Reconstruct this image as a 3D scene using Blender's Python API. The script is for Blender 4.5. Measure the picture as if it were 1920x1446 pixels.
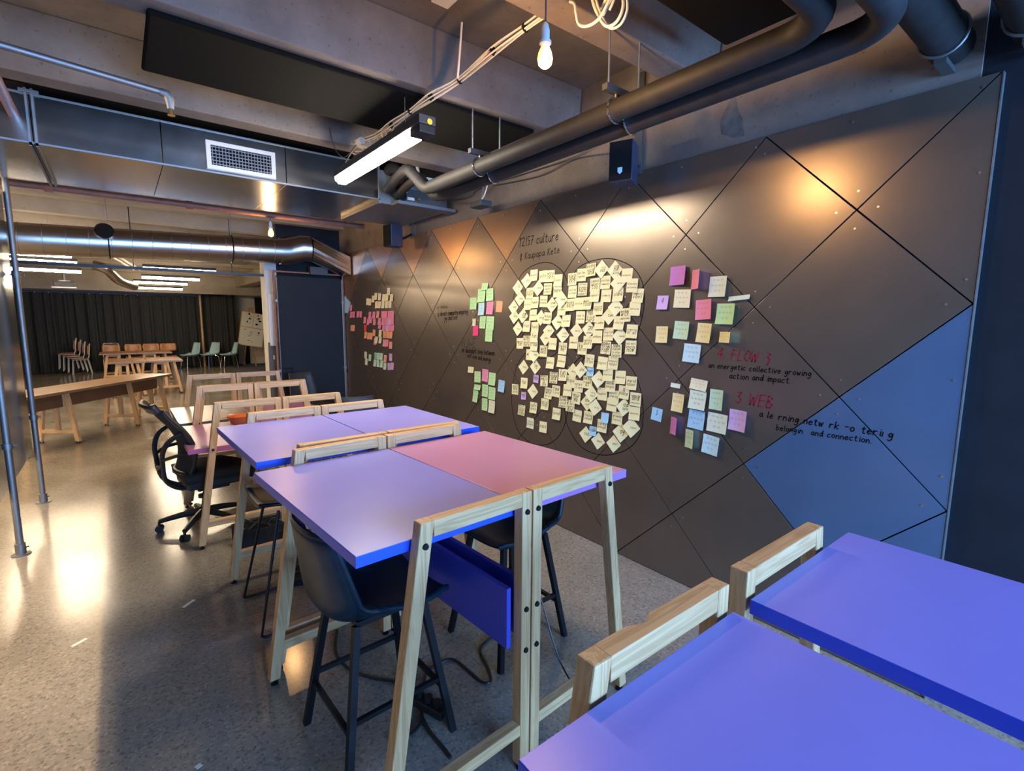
import bpy, bmesh, math, random
from mathutils import Vector, Matrix
random.seed(7)
for o in list(bpy.data.objects): bpy.data.objects.remove(o)
scn = bpy.context.scene
COL = scn.collection

# ------------------------------------------------------------------ camera
F_PX = 931.724
CAM = Vector((0, 0, 1.7))
FW = Vector((0.61315222, 0.77911286, -0.13048949))
RT = Vector((0.78639729, -0.6176791, 0.00719995))
UP = Vector((0.07499106, 0.10703125, 0.99142355))
cd = bpy.data.cameras.new('camera')
cam = bpy.data.objects.new('camera', cd)
COL.objects.link(cam)
cd.sensor_fit = 'HORIZONTAL'; cd.sensor_width = 36; cd.lens = F_PX / 1920 * 36
cd.clip_start = 0.02; cd.clip_end = 100
M = Matrix.Identity(4)
for i in range(3):
    M[i][0] = RT[i]; M[i][1] = UP[i]; M[i][2] = -FW[i]; M[i][3] = CAM[i]
cam.matrix_world = M
scn.camera = cam

# ------------------------------------------------------------------ world, daylight, exposure
scn.view_settings.view_transform = 'Standard'
scn.view_settings.look = 'None'
scn.view_settings.gamma = 1.0
scn.view_settings.use_curve_mapping = False
scn.view_settings.exposure = 0.55
W = bpy.data.worlds.new('sky'); scn.world = W
W.use_nodes = True
W.node_tree.nodes['Background'].inputs[0].default_value = (0.10, 0.22, 0.55, 1)
W.node_tree.nodes['Background'].inputs[1].default_value = 1.0

def area_light(name, loc, rot, sx, sy, power, col):
    l = bpy.data.lights.new(name, 'AREA'); l.shape = 'RECTANGLE'; l.size = sx; l.size_y = sy
    l.energy = power; l.color = col
    o = bpy.data.objects.new(name, l); COL.objects.link(o)
    o.location = loc; o.rotation_euler = rot
    return o
# cold daylight entering through the window wall behind the photographer (window_1 is built below)
area_light('window_daylight', (1.55, -3.40, 1.55), (math.radians(-90), 0, math.pi), 3.0, 1.9, 650, (0.22, 0.48, 1.0))

# ------------------------------------------------------------------ pixel helpers (photo frame 1920 x 1446)
def ray(px, py): return RT * ((px - 960) / F_PX) + UP * ((723 - py) / F_PX) + FW
def hit(px, py, ax, v):
    d = ray(px, py); k = 'xyz'.index(ax); return CAM + d * ((v - CAM[k]) / d[k])
def HX(px, py, v): return hit(px, py, 'x', v)
def HY(px, py, v): return hit(px, py, 'y', v)
def HZ(px, py, v=0.0): return hit(px, py, 'z', v)

# ------------------------------------------------------------------ materials
def new_mat(name):
    m = bpy.data.materials.new(name); m.use_nodes = True
    return m, m.node_tree, m.node_tree.nodes['Principled BSDF']
def plain(name, col, rough=0.5, metal=0.0, spec=0.5, vary=0.0, scale=30, bump=0.0, emit=None, emit_s=0.0, coat=0.0):
    m, nt, b = new_mat(name)
    b.inputs['Base Color'].default_value = (*col, 1)
    b.inputs['Roughness'].default_value = rough
    b.inputs['Metallic'].default_value = metal
    b.inputs['Specular IOR Level'].default_value = spec
    b.inputs['Coat Weight'].default_value = coat
    if vary or bump:
        tc = nt.nodes.new('ShaderNodeTexCoord'); n = nt.nodes.new('ShaderNodeTexNoise')
        n.inputs['Scale'].default_value = scale; n.inputs['Detail'].default_value = 4
        nt.links.new(tc.outputs['Object'], n.inputs['Vector'])
        if vary:
            r = nt.nodes.new('ShaderNodeValToRGB')
            r.color_ramp.elements[0].position = 0.3; r.color_ramp.elements[1].position = 0.7
            r.color_ramp.elements[0].color = (*[c * (1 - vary) for c in col], 1)
            r.color_ramp.elements[1].color = (*[min(1, c * (1 + vary)) for c in col], 1)
            nt.links.new(n.outputs['Fac'], r.inputs['Fac']); nt.links.new(r.outputs['Color'], b.inputs['Base Color'])
        if bump:
            bp = nt.nodes.new('ShaderNodeBump'); bp.inputs['Strength'].default_value = bump; bp.inputs['Distance'].default_value = 0.01
            nt.links.new(n.outputs['Fac'], bp.inputs['Height']); nt.links.new(bp.outputs['Normal'], b.inputs['Normal'])
    if emit:
        b.inputs['Emission Color'].default_value = (*emit, 1); b.inputs['Emission Strength'].default_value = emit_s
    return m

def wood(name, axis, light=(0.67, 0.42, 0.20), dark=(0.53, 0.30, 0.125), ring=14, rough=0.5):
    m, nt, b = new_mat(name)
    tc = nt.nodes.new('ShaderNodeTexCoord'); mp = nt.nodes.new('ShaderNodeMapping')
    sc = [ring * 1.0] * 3; sc['xyz'.index(axis)] = 0.7
    mp.inputs['Scale'].default_value = sc
    oi = nt.nodes.new('ShaderNodeObjectInfo')
    cmb = nt.nodes.new('ShaderNodeVectorMath'); cmb.operation = 'SCALE'; cmb.inputs[0].default_value = (3.1, 5.7, 9.3)
    nt.links.new(oi.outputs['Random'], cmb.inputs['Scale'])
    add = nt.nodes.new('ShaderNodeVectorMath'); add.operation = 'ADD'
    nt.links.new(tc.outputs['Object'], mp.inputs['Vector'])
    nt.links.new(mp.outputs['Vector'], add.inputs[0]); nt.links.new(cmb.outputs['Vector'], add.inputs[1])
    n = nt.nodes.new('ShaderNodeTexNoise'); n.inputs['Scale'].default_value = 2.2; n.inputs['Detail'].default_value = 3; n.inputs['Distortion'].default_value = 1.6
    nt.links.new(add.outputs['Vector'], n.inputs['Vector'])
    ws = nt.nodes.new('ShaderNodeMath'); ws.operation = 'MULTIPLY'; ws.inputs[1].default_value = 7.0
    fr = nt.nodes.new('ShaderNodeMath'); fr.operation = 'PINGPONG'; fr.inputs[1].default_value = 1.0
    nt.links.new(n.outputs['Fac'], ws.inputs[0]); nt.links.new(ws.outputs[0], fr.inputs[0])
    r = nt.nodes.new('ShaderNodeValToRGB')
    r.color_ramp.elements[0].position = 0.05; r.color_ramp.elements[1].position = 0.75
    r.color_ramp.elements[0].color = (*dark, 1); r.color_ramp.elements[1].color = (*light, 1)
    nt.links.new(fr.outputs[0], r.inputs['Fac'])
    nt.links.new(r.outputs['Color'], b.inputs['Base Color'])
    b.inputs['Roughness'].default_value = rough
    return m

def concrete(name, c0, c1, scale=2.0, rough=0.85, bump=0.25, form=False):
    m, nt, b = new_mat(name)
    tc = nt.nodes.new('ShaderNodeTexCoord')
    n1 = nt.nodes.new('ShaderNodeTexNoise'); n1.inputs['Scale'].default_value = scale; n1.inputs['Detail'].default_value = 7; n1.inputs['Roughness'].default_value = 0.65
    n2 = nt.nodes.new('ShaderNodeTexNoise'); n2.inputs['Scale'].default_value = 45; n2.inputs['Detail'].default_value = 3
    for n in (n1, n2): nt.links.new(tc.outputs['Object'], n.inputs['Vector'])
    r = nt.nodes.new('ShaderNodeValToRGB'); r.color_ramp.elements[0].position = 0.3; r.color_ramp.elements[1].position = 0.72
    r.color_ramp.elements[0].color = (*c0, 1); r.color_ramp.elements[1].color = (*c1, 1)
    nt.links.new(n1.outputs['Fac'], r.inputs['Fac'])
    pit = nt.nodes.new('ShaderNodeValToRGB'); pit.color_ramp.elements[0].position = 0.27; pit.color_ramp.elements[1].position = 0.36
    pit.color_ramp.elements[0].color = (0.45, 0.42, 0.4, 1); pit.color_ramp.elements[1].color = (1, 1, 1, 1)
    nt.links.new(n2.outputs['Fac'], pit.inputs['Fac'])
    mx = nt.nodes.new('ShaderNodeMix'); mx.data_type = 'RGBA'; mx.blend_type = 'MULTIPLY'; mx.inputs[0].default_value = 0.7
    nt.links.new(r.outputs['Color'], mx.inputs[6]); nt.links.new(pit.outputs['Color'], mx.inputs[7])
    nt.links.new(mx.outputs[2], b.inputs['Base Color'])
    bp = nt.nodes.new('ShaderNodeBump'); bp.inputs['Strength'].default_value = bump; bp.inputs['Distance'].default_value = 0.01
    nt.links.new(n1.outputs['Fac'], bp.inputs['Height']); nt.links.new(bp.outputs['Normal'], b.inputs['Normal'])
    b.inputs['Roughness'].default_value = rough
    return m

def floor_mat():
    m, nt, b = new_mat('polished_concrete')
    tc = nt.nodes.new('ShaderNodeTexCoord')
    big = nt.nodes.new('ShaderNodeTexNoise'); big.inputs['Scale'].default_value = 1.3; big.inputs['Detail'].default_value = 6
    v = nt.nodes.new('ShaderNodeTexVoronoi'); v.inputs['Scale'].default_value = 95; v.inputs['Randomness'].default_value = 1
    fine = nt.nodes.new('ShaderNodeTexNoise'); fine.inputs['Scale'].default_value = 130; fine.inputs['Detail'].default_value = 2
    for n in (big, v, fine): nt.links.new(tc.outputs['Object'], n.inputs['Vector'])
    r = nt.nodes.new('ShaderNodeValToRGB'); r.color_ramp.elements[0].position = 0.3; r.color_ramp.elements[1].position = 0.7
    r.color_ramp.elements[0].color = (0.22, 0.19, 0.155, 1); r.color_ramp.elements[1].color = (0.33, 0.29, 0.235, 1)
    nt.links.new(big.outputs['Fac'], r.inputs['Fac'])
    # aggregate: random cell shade
    sep = nt.nodes.new('ShaderNodeSeparateColor'); nt.links.new(v.outputs['Color'], sep.inputs[0])
    ag = nt.nodes.new('ShaderNodeValToRGB')
    e = ag.color_ramp.elements; e[0].position = 0.0; e[0].color = (0.50, 0.48, 0.46, 1); e[1].position = 0.25; e[1].color = (0.9, 0.9, 0.9, 1)
    x = e.new(0.85); x.color = (1.05, 1.03, 1.0, 1); x = e.new(0.97); x.color = (1.35, 1.32, 1.25, 1)
    nt.links.new(sep.outputs[0], ag.inputs['Fac'])
    mx = nt.nodes.new('ShaderNodeMix'); mx.data_type = 'RGBA'; mx.blend_type = 'MULTIPLY'; mx.inputs[0].default_value = 0.75
    nt.links.new(r.outputs['Color'], mx.inputs[6]); nt.links.new(ag.outputs['Color'], mx.inputs[7])
    nt.links.new(mx.outputs[2], b.inputs['Base Color'])
    rr = nt.nodes.new('ShaderNodeMapRange'); rr.inputs[3].default_value = 0.10; rr.inputs[4].default_value = 0.24
    nt.links.new(big.outputs['Fac'], rr.inputs[0]); nt.links.new(rr.outputs[0], b.inputs['Roughness'])
    bp = nt.nodes.new('ShaderNodeBump'); bp.inputs['Strength'].default_value = 0.03; bp.inputs['Distance'].default_value = 0.004
    nt.links.new(fine.outputs['Fac'], bp.inputs['Height']); nt.links.new(bp.outputs['Normal'], b.inputs['Normal'])
    b.inputs['Specular IOR Level'].default_value = 0.55
    return m

def metal_sheet(name, col, rough, scale=3.0, aniso=0.0, amt=0.12):
    m, nt, b = new_mat(name)
    tc = nt.nodes.new('ShaderNodeTexCoord'); n = nt.nodes.new('ShaderNodeTexNoise')
    n.inputs['Scale'].default_value = scale; n.inputs['Detail'].default_value = 4
    nt.links.new(tc.outputs['Object'], n.inputs['Vector'])
    rr = nt.nodes.new('ShaderNodeMapRange'); rr.inputs[3].default_value = max(0.02, rough - amt); rr.inputs[4].default_value = rough + amt
    nt.links.new(n.outputs['Fac'], rr.inputs[0]); nt.links.new(rr.outputs[0], b.inputs['Roughness'])
    bp = nt.nodes.new('ShaderNodeBump'); bp.inputs['Strength'].default_value = 0.02; bp.inputs['Distance'].default_value = 0.02
    nt.links.new(n.outputs['Fac'], bp.inputs['Height']); nt.links.new(bp.outputs['Normal'], b.inputs['Normal'])
    b.inputs['Base Color'].default_value = (*col, 1); b.inputs['Metallic'].default_value = 1.0
    return m

MT = {}
MT['floor'] = floor_mat()
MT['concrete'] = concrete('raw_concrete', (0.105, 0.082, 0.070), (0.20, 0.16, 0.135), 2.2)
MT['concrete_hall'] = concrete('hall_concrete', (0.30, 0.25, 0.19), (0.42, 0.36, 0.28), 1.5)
MT['dark_wall'] = plain('dark_navy_paint', (0.008, 0.010, 0.015), 0.75, spec=0.25, vary=0.15, scale=8)
MT['white_wall'] = plain('white_plaster', (0.62, 0.60, 0.55), 0.8, vary=0.05, scale=3)
MT['panel'] = plain('satin_bronze_grey_board', (0.205, 0.166, 0.133), 0.30, metal=0.70, spec=0.6, vary=0.06, scale=4)
MT['panel_blue'] = plain('satin_slate_blue_board', (0.11, 0.19, 0.34), 0.28, metal=0.5, spec=0.6, vary=0.06, scale=4)
MT['copper'] = plain('satin_copper_board', (0.36, 0.215, 0.13), 0.32, metal=0.7, spec=0.6, vary=0.06, scale=4)
MT['screw'] = plain('screw_steel', (0.75, 0.73, 0.7), 0.3, metal=1.0)
MT['black'] = plain('matt_black', (0.006, 0.006, 0.007), 0.85, spec=0.15)
MT['acoustic'] = plain('black_acoustic_felt', (0.005, 0.0045, 0.004), 0.95, spec=0.1, vary=0.2, scale=60)
MT['black_metal'] = plain('black_powder_coat', (0.006, 0.007, 0.009), 0.4, spec=0.3)
MT['black_plastic'] = plain('black_plastic', (0.014, 0.014, 0.016), 0.45)
MT['mesh'] = plain('black_mesh_fabric', (0.016, 0.017, 0.019), 0.85, vary=0.3, scale=150)
MT['pipe'] = plain('black_pipe_lagging', (0.016, 0.015, 0.016), 0.65, spec=0.35, vary=0.2, scale=20)
MT['galv'] = metal_sheet('galvanised_sheet', (0.48, 0.48, 0.46), 0.20, amt=0.06)
MT['galv_round'] = metal_sheet('spiral_duct_steel', (0.42, 0.40, 0.37), 0.30, 4, amt=0.05)
MT['steel'] = metal_sheet('galvanised_tube', (0.25, 0.26, 0.27), 0.55, 9)
MT['chrome'] = plain('chrome', (0.75, 0.75, 0.75), 0.12, metal=1.0)
MT['rust'] = plain('red_oxide_pipe', (0.20, 0.085, 0.06), 0.5, vary=0.2, scale=12)
MT['glossy_board'] = plain('glossy_smoked_board', (0.075, 0.08, 0.065), 0.20, spec=0.7, metal=0.0, vary=0.1, scale=2)
MT['pine_x'] = wood('pine_x', 'x'); MT['pine_y'] = wood('pine_y', 'y'); MT['pine_z'] = wood('pine_z', 'z')
MT['oak_x'] = wood('oak_x', 'x', (0.52, 0.25, 0.085), (0.38, 0.16, 0.05)); MT['oak_y'] = wood('oak_y', 'y', (0.30, 0.165, 0.075), (0.21, 0.105, 0.042), rough=0.3)
MT['ply'] = wood('orange_ply', 'x', (0.52, 0.22, 0.065), (0.40, 0.15, 0.045), 8, 0.35)
MT['board'] = plain('brown_board', (0.17, 0.075, 0.028), 0.55, vary=0.15, scale=6)
MT['violet'] = plain('violet_laminate', (0.265, 0.255, 0.77), 0.32, vary=0.06, scale=2)
MT['violet_edge'] = plain('violet_edge_band', (0.015, 0.075, 0.72), 0.4)
MT['pink'] = plain('pink_laminate', (0.50, 0.22, 0.43), 0.30, vary=0.05, scale=2)
MT['pink_edge'] = plain('lilac_edge_band', (0.36, 0.16, 0.55), 0.4)
MT['rose_edge'] = plain('rose_edge_band', (0.45, 0.10, 0.25), 0.4)
MT['pale'] = plain('pale_grey_laminate', (0.56, 0.50, 0.46), 0.26, vary=0.05, scale=2)
MT['pale_edge'] = plain('grey_edge_band', (0.12, 0.10, 0.10), 0.4)
MT['blue_board'] = plain('royal_blue_board', (0.05, 0.07, 0.52), 0.4)
MT['leather'] = plain('dark_petrol_leather', (0.005, 0.020, 0.034), 0.45, spec=0.25, vary=0.25, scale=25, bump=0.05)
MT['grey_shell'] = plain('charcoal_shell', (0.045, 0.045, 0.045), 0.55)
MT['teal_shell'] = plain('pale_teal_shell', (0.44, 0.64, 0.68), 0.45)
MT['orange'] = plain('orange_lid_plastic', (0.72, 0.13, 0.012), 0.4)
MT['clear_bowl'] = plain('milky_orange_plastic', (0.50, 0.16, 0.06), 0.3)
MT['white'] = plain('white_enamel', (0.68, 0.66, 0.62), 0.35)
MT['white_plastic'] = plain('white_plastic', (0.62, 0.60, 0.57), 0.45)
MT['paper'] = plain('white_paper', (0.66, 0.65, 0.58), 0.75)
MT['ink'] = plain('black_marker', (0.006, 0.006, 0.006), 0.8, spec=0.1)
MT['red_ink'] = plain('red_marker', (0.22, 0.018, 0.035), 0.8, spec=0.1)
MT['pen'] = plain('grey_pen', (0.22, 0.22, 0.22), 0.6)
MT['column_grey'] = plain('grey_brown_paint', (0.11, 0.095, 0.085), 0.7)
MT['faint_ink'] = plain('faded_marker', (0.060, 0.052, 0.046), 0.5)
MT['curtain'] = plain('black_curtain', (0.030, 0.030, 0.027), 0.9, vary=0.2, scale=15)
MT['carpet'] = plain('grey_blue_carpet', (0.10, 0.11, 0.13), 0.95, vary=0.2, scale=80)
MT['cable_white'] = plain('cream_cable', (0.62, 0.52, 0.40), 0.5)
MT['navy_plastic'] = plain('navy_speaker_case', (0.020, 0.026, 0.050), 0.4)
MT['yellow'] = plain('yellow_cap', (0.70, 0.55, 0.05), 0.4)
MT['brass'] = plain('brass', (0.65, 0.42, 0.12), 0.3, metal=1)
MT['blue_lever'] = plain('blue_lever', (0.03, 0.06, 0.35), 0.4)
MT['tube_light'] = plain('lit_diffuser', (0.9, 0.9, 0.9), 0.5, emit=(1.0, 0.86, 0.66), emit_s=88)
MT['hall_tube'] = plain('lit_hall_diffuser', (0.9, 0.9, 0.9), 0.5, emit=(1.0, 0.80, 0.55), emit_s=55)
MT['side_tube'] = plain('lit_side_diffuser', (0.9, 0.9, 0.9), 0.5, emit=(1.0, 0.76, 0.48), emit_s=230)
MT['bulb'] = plain('lit_bulb_glass', (1, 0.8, 0.5), 0.3, emit=(1.0, 0.42, 0.09), emit_s=3.0)
MT['window_frame'] = plain('window_frame_grey', (0.2, 0.2, 0.2), 0.5)

# ------------------------------------------------------------------ mesh builder
class MB:
    def __init__(s): s.v = []; s.f = []; s.m = []; s.cur = 0
    def add(s, vs, fs):
        b = len(s.v); s.v += [tuple(p) for p in vs]; s.f += [[b + i for i in f] for f in fs]; s.m += [s.cur] * len(fs)
    def box(s, lo, hi):
        x0, y0, z0 = lo; x1, y1, z1 = hi
        s.add([(x0,y0,z0),(x1,y0,z0),(x1,y1,z0),(x0,y1,z0),(x0,y0,z1),(x1,y0,z1),(x1,y1,z1),(x0,y1,z1)],
              [(0,3,2,1),(4,5,6,7),(0,1,5,4),(1,2,6,5),(2,3,7,6),(3,0,4,7)])
        return s
    def prism(s, poly, d):          # convex polygon (3-D points) extruded by vector d
        n = len(poly); d = Vector(d); A = [Vector(p) for p in poly]; B = [p + d for p in A]
        s.add(A + B, [list(range(n))[::-1], list(range(n, 2 * n))] + [(i, (i + 1) % n, n + (i + 1) % n, n + i) for i in range(n)])
        return s
    def bar(s, p0, p1, w, d, up=(0, 0, 1)):
        p0 = Vector(p0); p1 = Vector(p1); t = (p1 - p0).normalized(); u = Vector(up)
        sd = t.cross(u)
        if sd.length < 1e-6: sd = t.cross(Vector((0, 1, 0)))
        sd.normalize(); u = sd.cross(t).normalized()
        q = [sd * (w / 2) + u * (d / 2), -sd * (w / 2) + u * (d / 2), -sd * (w / 2) - u * (d / 2), sd * (w / 2) - u * (d / 2)]
        s.add([p0 + k for k in q] + [p1 + k for k in q], [(0, 1, 2, 3), (7, 6, 5, 4), (0, 4, 5, 1), (1, 5, 6, 2), (2, 6, 7, 3), (3, 7, 4, 0)])
        return s
    def tube(s, path, r, n=10, cap=True, smooth_path=0):
        P = [Vector(p) for p in path]
        if smooth_path: P = spline(P, smooth_path)
        rs = r if isinstance(r, (list, tuple)) else [r] * len(P)
        if len(rs) != len(P): rs = [rs[0] + (rs[-1] - rs[0]) * i / (len(P) - 1) for i in range(len(P))]
        t0 = (P[1] - P[0]).normalized(); a = t0.orthogonal().normalized()
        vs = []; prev = t0
        for i, p in enumerate(P):
            if i == 0: t = t0
            elif i == len(P) - 1: t = (P[i] - P[i - 1]).normalized()
            else:
                t = ((P[i] - P[i - 1]).normalized() + (P[i + 1] - P[i]).normalized())
                t = t.normalized() if t.length > 1e-6 else prev
            a = (a - t * a.dot(t)); a = a.normalized() if a.length > 1e-6 else t.orthogonal().normalized()
            bb = t.cross(a); prev = t
            vs += [p + (a * math.cos(2 * math.pi * k / n) + bb * math.sin(2 * math.pi * k / n)) * rs[i] for k in range(n)]
        fs = []
        for i in range(len(P) - 1):
            for k in range(n):
                fs.append((i * n + k, i * n + (k + 1) % n, (i + 1) * n + (k + 1) % n, (i + 1) * n + k))
        if cap: fs += [list(range(n))[::-1], [(len(P) - 1) * n + k for k in range(n)]]
        s.add(vs, fs); return s
    def lathe(s, prof, c=(0, 0, 0), n=20, axis='z'):
        vs = []
        for r, h in prof:
            for k in range(n):
                a = 2 * math.pi * k / n; x, y = r * math.cos(a), r * math.sin(a)
                vs.append({'z': (x, y, h), 'x': (h, x, y), 'y': (y, h, x)}[axis])
        vs = [Vector(p) + Vector(c) for p in vs]
        fs = []
        for i in range(len(prof) - 1):
            for k in range(n): fs.append((i * n + k, i * n + (k + 1) % n, (i + 1) * n + (k + 1) % n, (i + 1) * n + k))
        fs += [list(range(n))[::-1], [(len(prof) - 1) * n + k for k in range(n)]]
        s.add(vs, fs); return s
    def grid(s, fn, nu, nv, closed_u=False):
        vs = [fn(i / (nu if closed_u else nu - 1), j / (nv - 1)) for j in range(nv) for i in range(nu)]
        fs = []
        for j in range(nv - 1):
            for i in range(nu if closed_u else nu - 1):
                fs.append((j * nu + i, j * nu + (i + 1) % nu, (j + 1) * nu + (i + 1) % nu, (j + 1) * nu + i))
        s.add(vs, fs); return s
    def build(s, name, mats, parent=None, smooth=False, bevel=0.0, solid=0.0, loc=None, sub=0):
        me = bpy.data.meshes.new(name); me.from_pydata(s.v, [], s.f)
        if not isinstance(mats, (list, tuple)): mats = [mats]
        for k in mats: me.materials.append(MT[k] if isinstance(k, str) else k)
        for p, mi in zip(me.polygons, s.m): p.material_index = mi; p.use_smooth = bool(smooth)
        bm = bmesh.new(); bm.from_mesh(me); bmesh.ops.recalc_face_normals(bm, faces=bm.faces); bm.to_mesh(me); bm.free()
        me.update()
        if smooth and smooth != 'all': me.set_sharp_from_angle(angle=math.radians(40))
        o = bpy.data.objects.new(name, me); COL.objects.link(o)
        if parent is not None: o.parent = parent
        if loc: o.location = loc
        if solid:
            md = o.modifiers.new('thick', 'SOLIDIFY'); md.thickness = solid; md.offset = 0
        if sub:
            md = o.modifiers.new('sub', 'SUBSURF'); md.levels = sub; md.render_levels = sub
        if bevel:
            md = o.modifiers.new('bevel', 'BEVEL'); md.width = bevel; md.segments = 2; md.limit_method = 'ANGLE'; md.angle_limit = math.radians(50)
        return o

def spline(P, k):
    out = []
    n = len(P)
    for i in range(n - 1):
        p0 = P[max(0, i - 1)]; p1 = P[i]; p2 = P[i + 1]; p3 = P[min(n - 1, i + 2)]
        for j in range(k):
            t = j / k
            out.append(0.5 * ((2 * p1) + (p2 - p0) * t + (2 * p0 - 5 * p1 + 4 * p2 - p3) * t * t + (3 * p1 - p0 - 3 * p2 + p3) * t ** 3))
    out.append(P[-1]); return out

def tag(o, label=None, cat=None, group=None, kind=None):
    if label: o['label'] = label
    if cat: o['category'] = cat
    if group: o['group'] = group
    if kind: o['kind'] = kind
    return o
def thing(name, label, cat, loc=(0, 0, 0), rz=0.0, group=None):
    o = bpy.data.objects.new(name, None); COL.objects.link(o); o.empty_display_size = 0.1
    o.location = loc; o.rotation_euler = (0, 0, rz)
    return tag(o, label, cat, group)
def copy_tree(o, parent=None):
    c = o.copy(); COL.objects.link(c); c.parent = parent
    for ch in list(o.children): copy_tree(ch, c)
    return c
def boxpart(name, lo, hi, m, parent, bevel=0.0): return MB().box(lo, hi).build(name, m, parent, bevel=bevel)
ORD = ['first','second','third','fourth','fifth','sixth','seventh','eighth','ninth','tenth','eleventh','twelfth','thirteenth','fourteenth','fifteenth','sixteenth']
# ================================================================== the setting
SLAB = 3.36; SOFFIT = 3.03
XW = 2.761                                  # face of the diamond boards
tag(MB().box((-9, -3.6, -0.1), (6.5, 21.0, 0)).build('floor', 'floor'), 'polished exposed-aggregate concrete floor', kind='structure')
ceil = MB().box((-9, -3.6, SLAB), (6.5, 21.0, SLAB + 0.15)).build('ceiling', 'concrete'); tag(ceil, 'raw concrete ceiling slab with ribs', kind='structure')
RIBS = [-2.1, -0.8, 0.42, 1.66, 2.74, 3.97, 5.2, 6.42, 7.65] + [8.9 + 1.23 * k for k in range(10)]
for ri, y in enumerate(RIBS):
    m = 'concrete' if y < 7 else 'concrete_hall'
    rb = MB().prism([(-9, y, SOFFIT), (-9, y + 0.16, SOFFIT), (-9, y + 0.19, SLAB), (-9, y - 0.03, SLAB)], (11.76 if y < 7.5 else 15.4, 0, 0)).build('trim_%d' % (20 + ri), m, bevel=0.008)
    tag(rb, 'concrete ceiling rib', kind='structure')
wr = MB().box((2.79, -3.6, 0), (2.95, 7.9, SLAB)).build('wall_right', 'dark_wall'); tag(wr, 'dark wall clad with satin diamond boards', kind='structure')
tag(MB().box((2.772, 0.52, 2.672), (2.789, 7.88, SLAB)).build('trim_1', 'concrete'), 'raw concrete beam above the diamond boards', kind='structure')
tag(MB().box((-9.1, -3.7, 0), (-9, 21.0, SLAB)).build('wall_left', 'concrete_hall'), 'far left hall wall', kind='structure')
wb = MB().box((-9, 20.75, 0), (6.5, 20.9, SLAB)).build('wall_back', 'white_wall'); tag(wb, 'pale wall at the far end of the hall', kind='structure')
tag(MB().box((6.5, 7.9, 0), (6.6, 21.0, SLAB)).build('wall_far_right', 'white_wall'), 'pale side wall of the far hall', kind='structure')
# wall behind the photographer with its window opening
wn = MB()
wn.box((-9, -3.75, 0), (-0.1, -3.6, SLAB)).box((3.1, -3.75, 0), (6.6, -3.6, SLAB)).box((-0.1, -3.75, 0), (3.1, -3.6, 0.5)).box((-0.1, -3.75, 2.6), (3.1, -3.6, SLAB))
tag(wn.build('wall_front', 'dark_wall'), 'wall behind the viewer with a wide window', kind='structure')
wf = MB()
for xx in (-0.1, 0.95, 2.0, 3.05): wf.box((xx, -3.72, 0.5), (xx + 0.05, -3.64, 2.6))
wf.box((-0.1, -3.72, 0.5), (3.1, -3.64, 0.55)).box((-0.1, -3.72, 2.55), (3.1, -3.64, 2.6))
tag(wf.build('window_1', 'window_frame'), 'grey framed daylight window behind the viewer', kind='structure')
# partition closing the work area: dark wall with white column
pt = MB().box((1.86, 7.86, 0), (2.79, 7.98, SLAB)).build('wall_partition', 'dark_wall'); tag(pt, 'dark partition above and behind the sliding door', kind='structure')
cl = MB().box((1.70, 7.93, 0), (1.90, 8.2, 2.62)).build('trim_2', 'white_wall'); tag(cl, 'white painted column beside the dark door', kind='structure')
boxpart('lower_cladding', (1.695, 7.922, 0), (1.902, 7.93, 1.35), 'column_grey', cl)

st_ = [(1365, 195), (1378, 175), (1383, 200), (1393, 225), (1396, 255), (1375, 258), (1352, 252), (1350, 228)]
MB().prism([HX(px, py, 2.7712) for px, py in st_], (0.0007, 0, 0)).build('trim_8', plain('grey_cement_patch', (0.085, 0.085, 0.085), 0.9, vary=0.3, scale=20))['kind'] = 'structure'
# ---- diamond boards on the right wall
Y0, DY, Z0, DZ = 0.905, 0.899, 2.224, 0.888
YA, YB, ZT = Y0 - 0.5 * DY, Y0 + 7.55 * DY, 2.668
def clip(poly, ax, v, keep_greater):
    out = []
    for i in range(len(poly)):
        a, b = poly[i], poly[(i + 1) % len(poly)]
        ia = (a[ax] >= v) if keep_greater else (a[ax] <= v); ib = (b[ax] >= v) if keep_greater else (b[ax] <= v)
        if ia: out.append(a)
        if ia != ib:
            t = (v - a[ax]) / (b[ax] - a[ax]); out.append((a[0] + (b[0] - a[0]) * t, a[1] + (b[1] - a[1]) * t))
    return out
gapk = 0.004
blue_c = {(-0.5, 1.0), (0.0, 1.5), (-0.5, 2.0)}
for ii in range(-1, 17):
    for jj in range(-1, 6):
        i = ii / 2; j = jj / 2
        if (ii + jj) % 2 == 0: continue
        cy_, cz_ = Y0 + i * DY, Z0 - j * DZ
        hy, hz = DY / 2 - gapk, DZ / 2 - gapk
        poly = [(cy_ - hy, cz_), (cy_, cz_ - hz), (cy_ + hy, cz_), (cy_, cz_ + hz)]
        for ax, v, g in ((0, YA, True), (0, YB, False), (1, 0.006, True), (1, ZT, False)):
            poly = clip(poly, ax, v, g)
            if len(poly) < 3: break
        if len(poly) < 3: continue
        area = abs(sum(poly[k][0] * poly[(k + 1) % len(poly)][1] - poly[(k + 1) % len(poly)][0] * poly[k][1] for k in range(len(poly)))) / 2
        if area < 0.004: continue
        mt = 'panel'
        if (j == -0.5 and 3 <= i <= 7) or (i, j) in ((7.5, 0.0),): mt = 'copper'
        if (i, j) in blue_c: mt = 'panel_blue'
        MB().prism([(XW, p[0], p[1]) for p in poly], (0.018, 0, 0)).build('diamond_panel', mt, wr, bevel=0.0015)
sc = MB()
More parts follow.
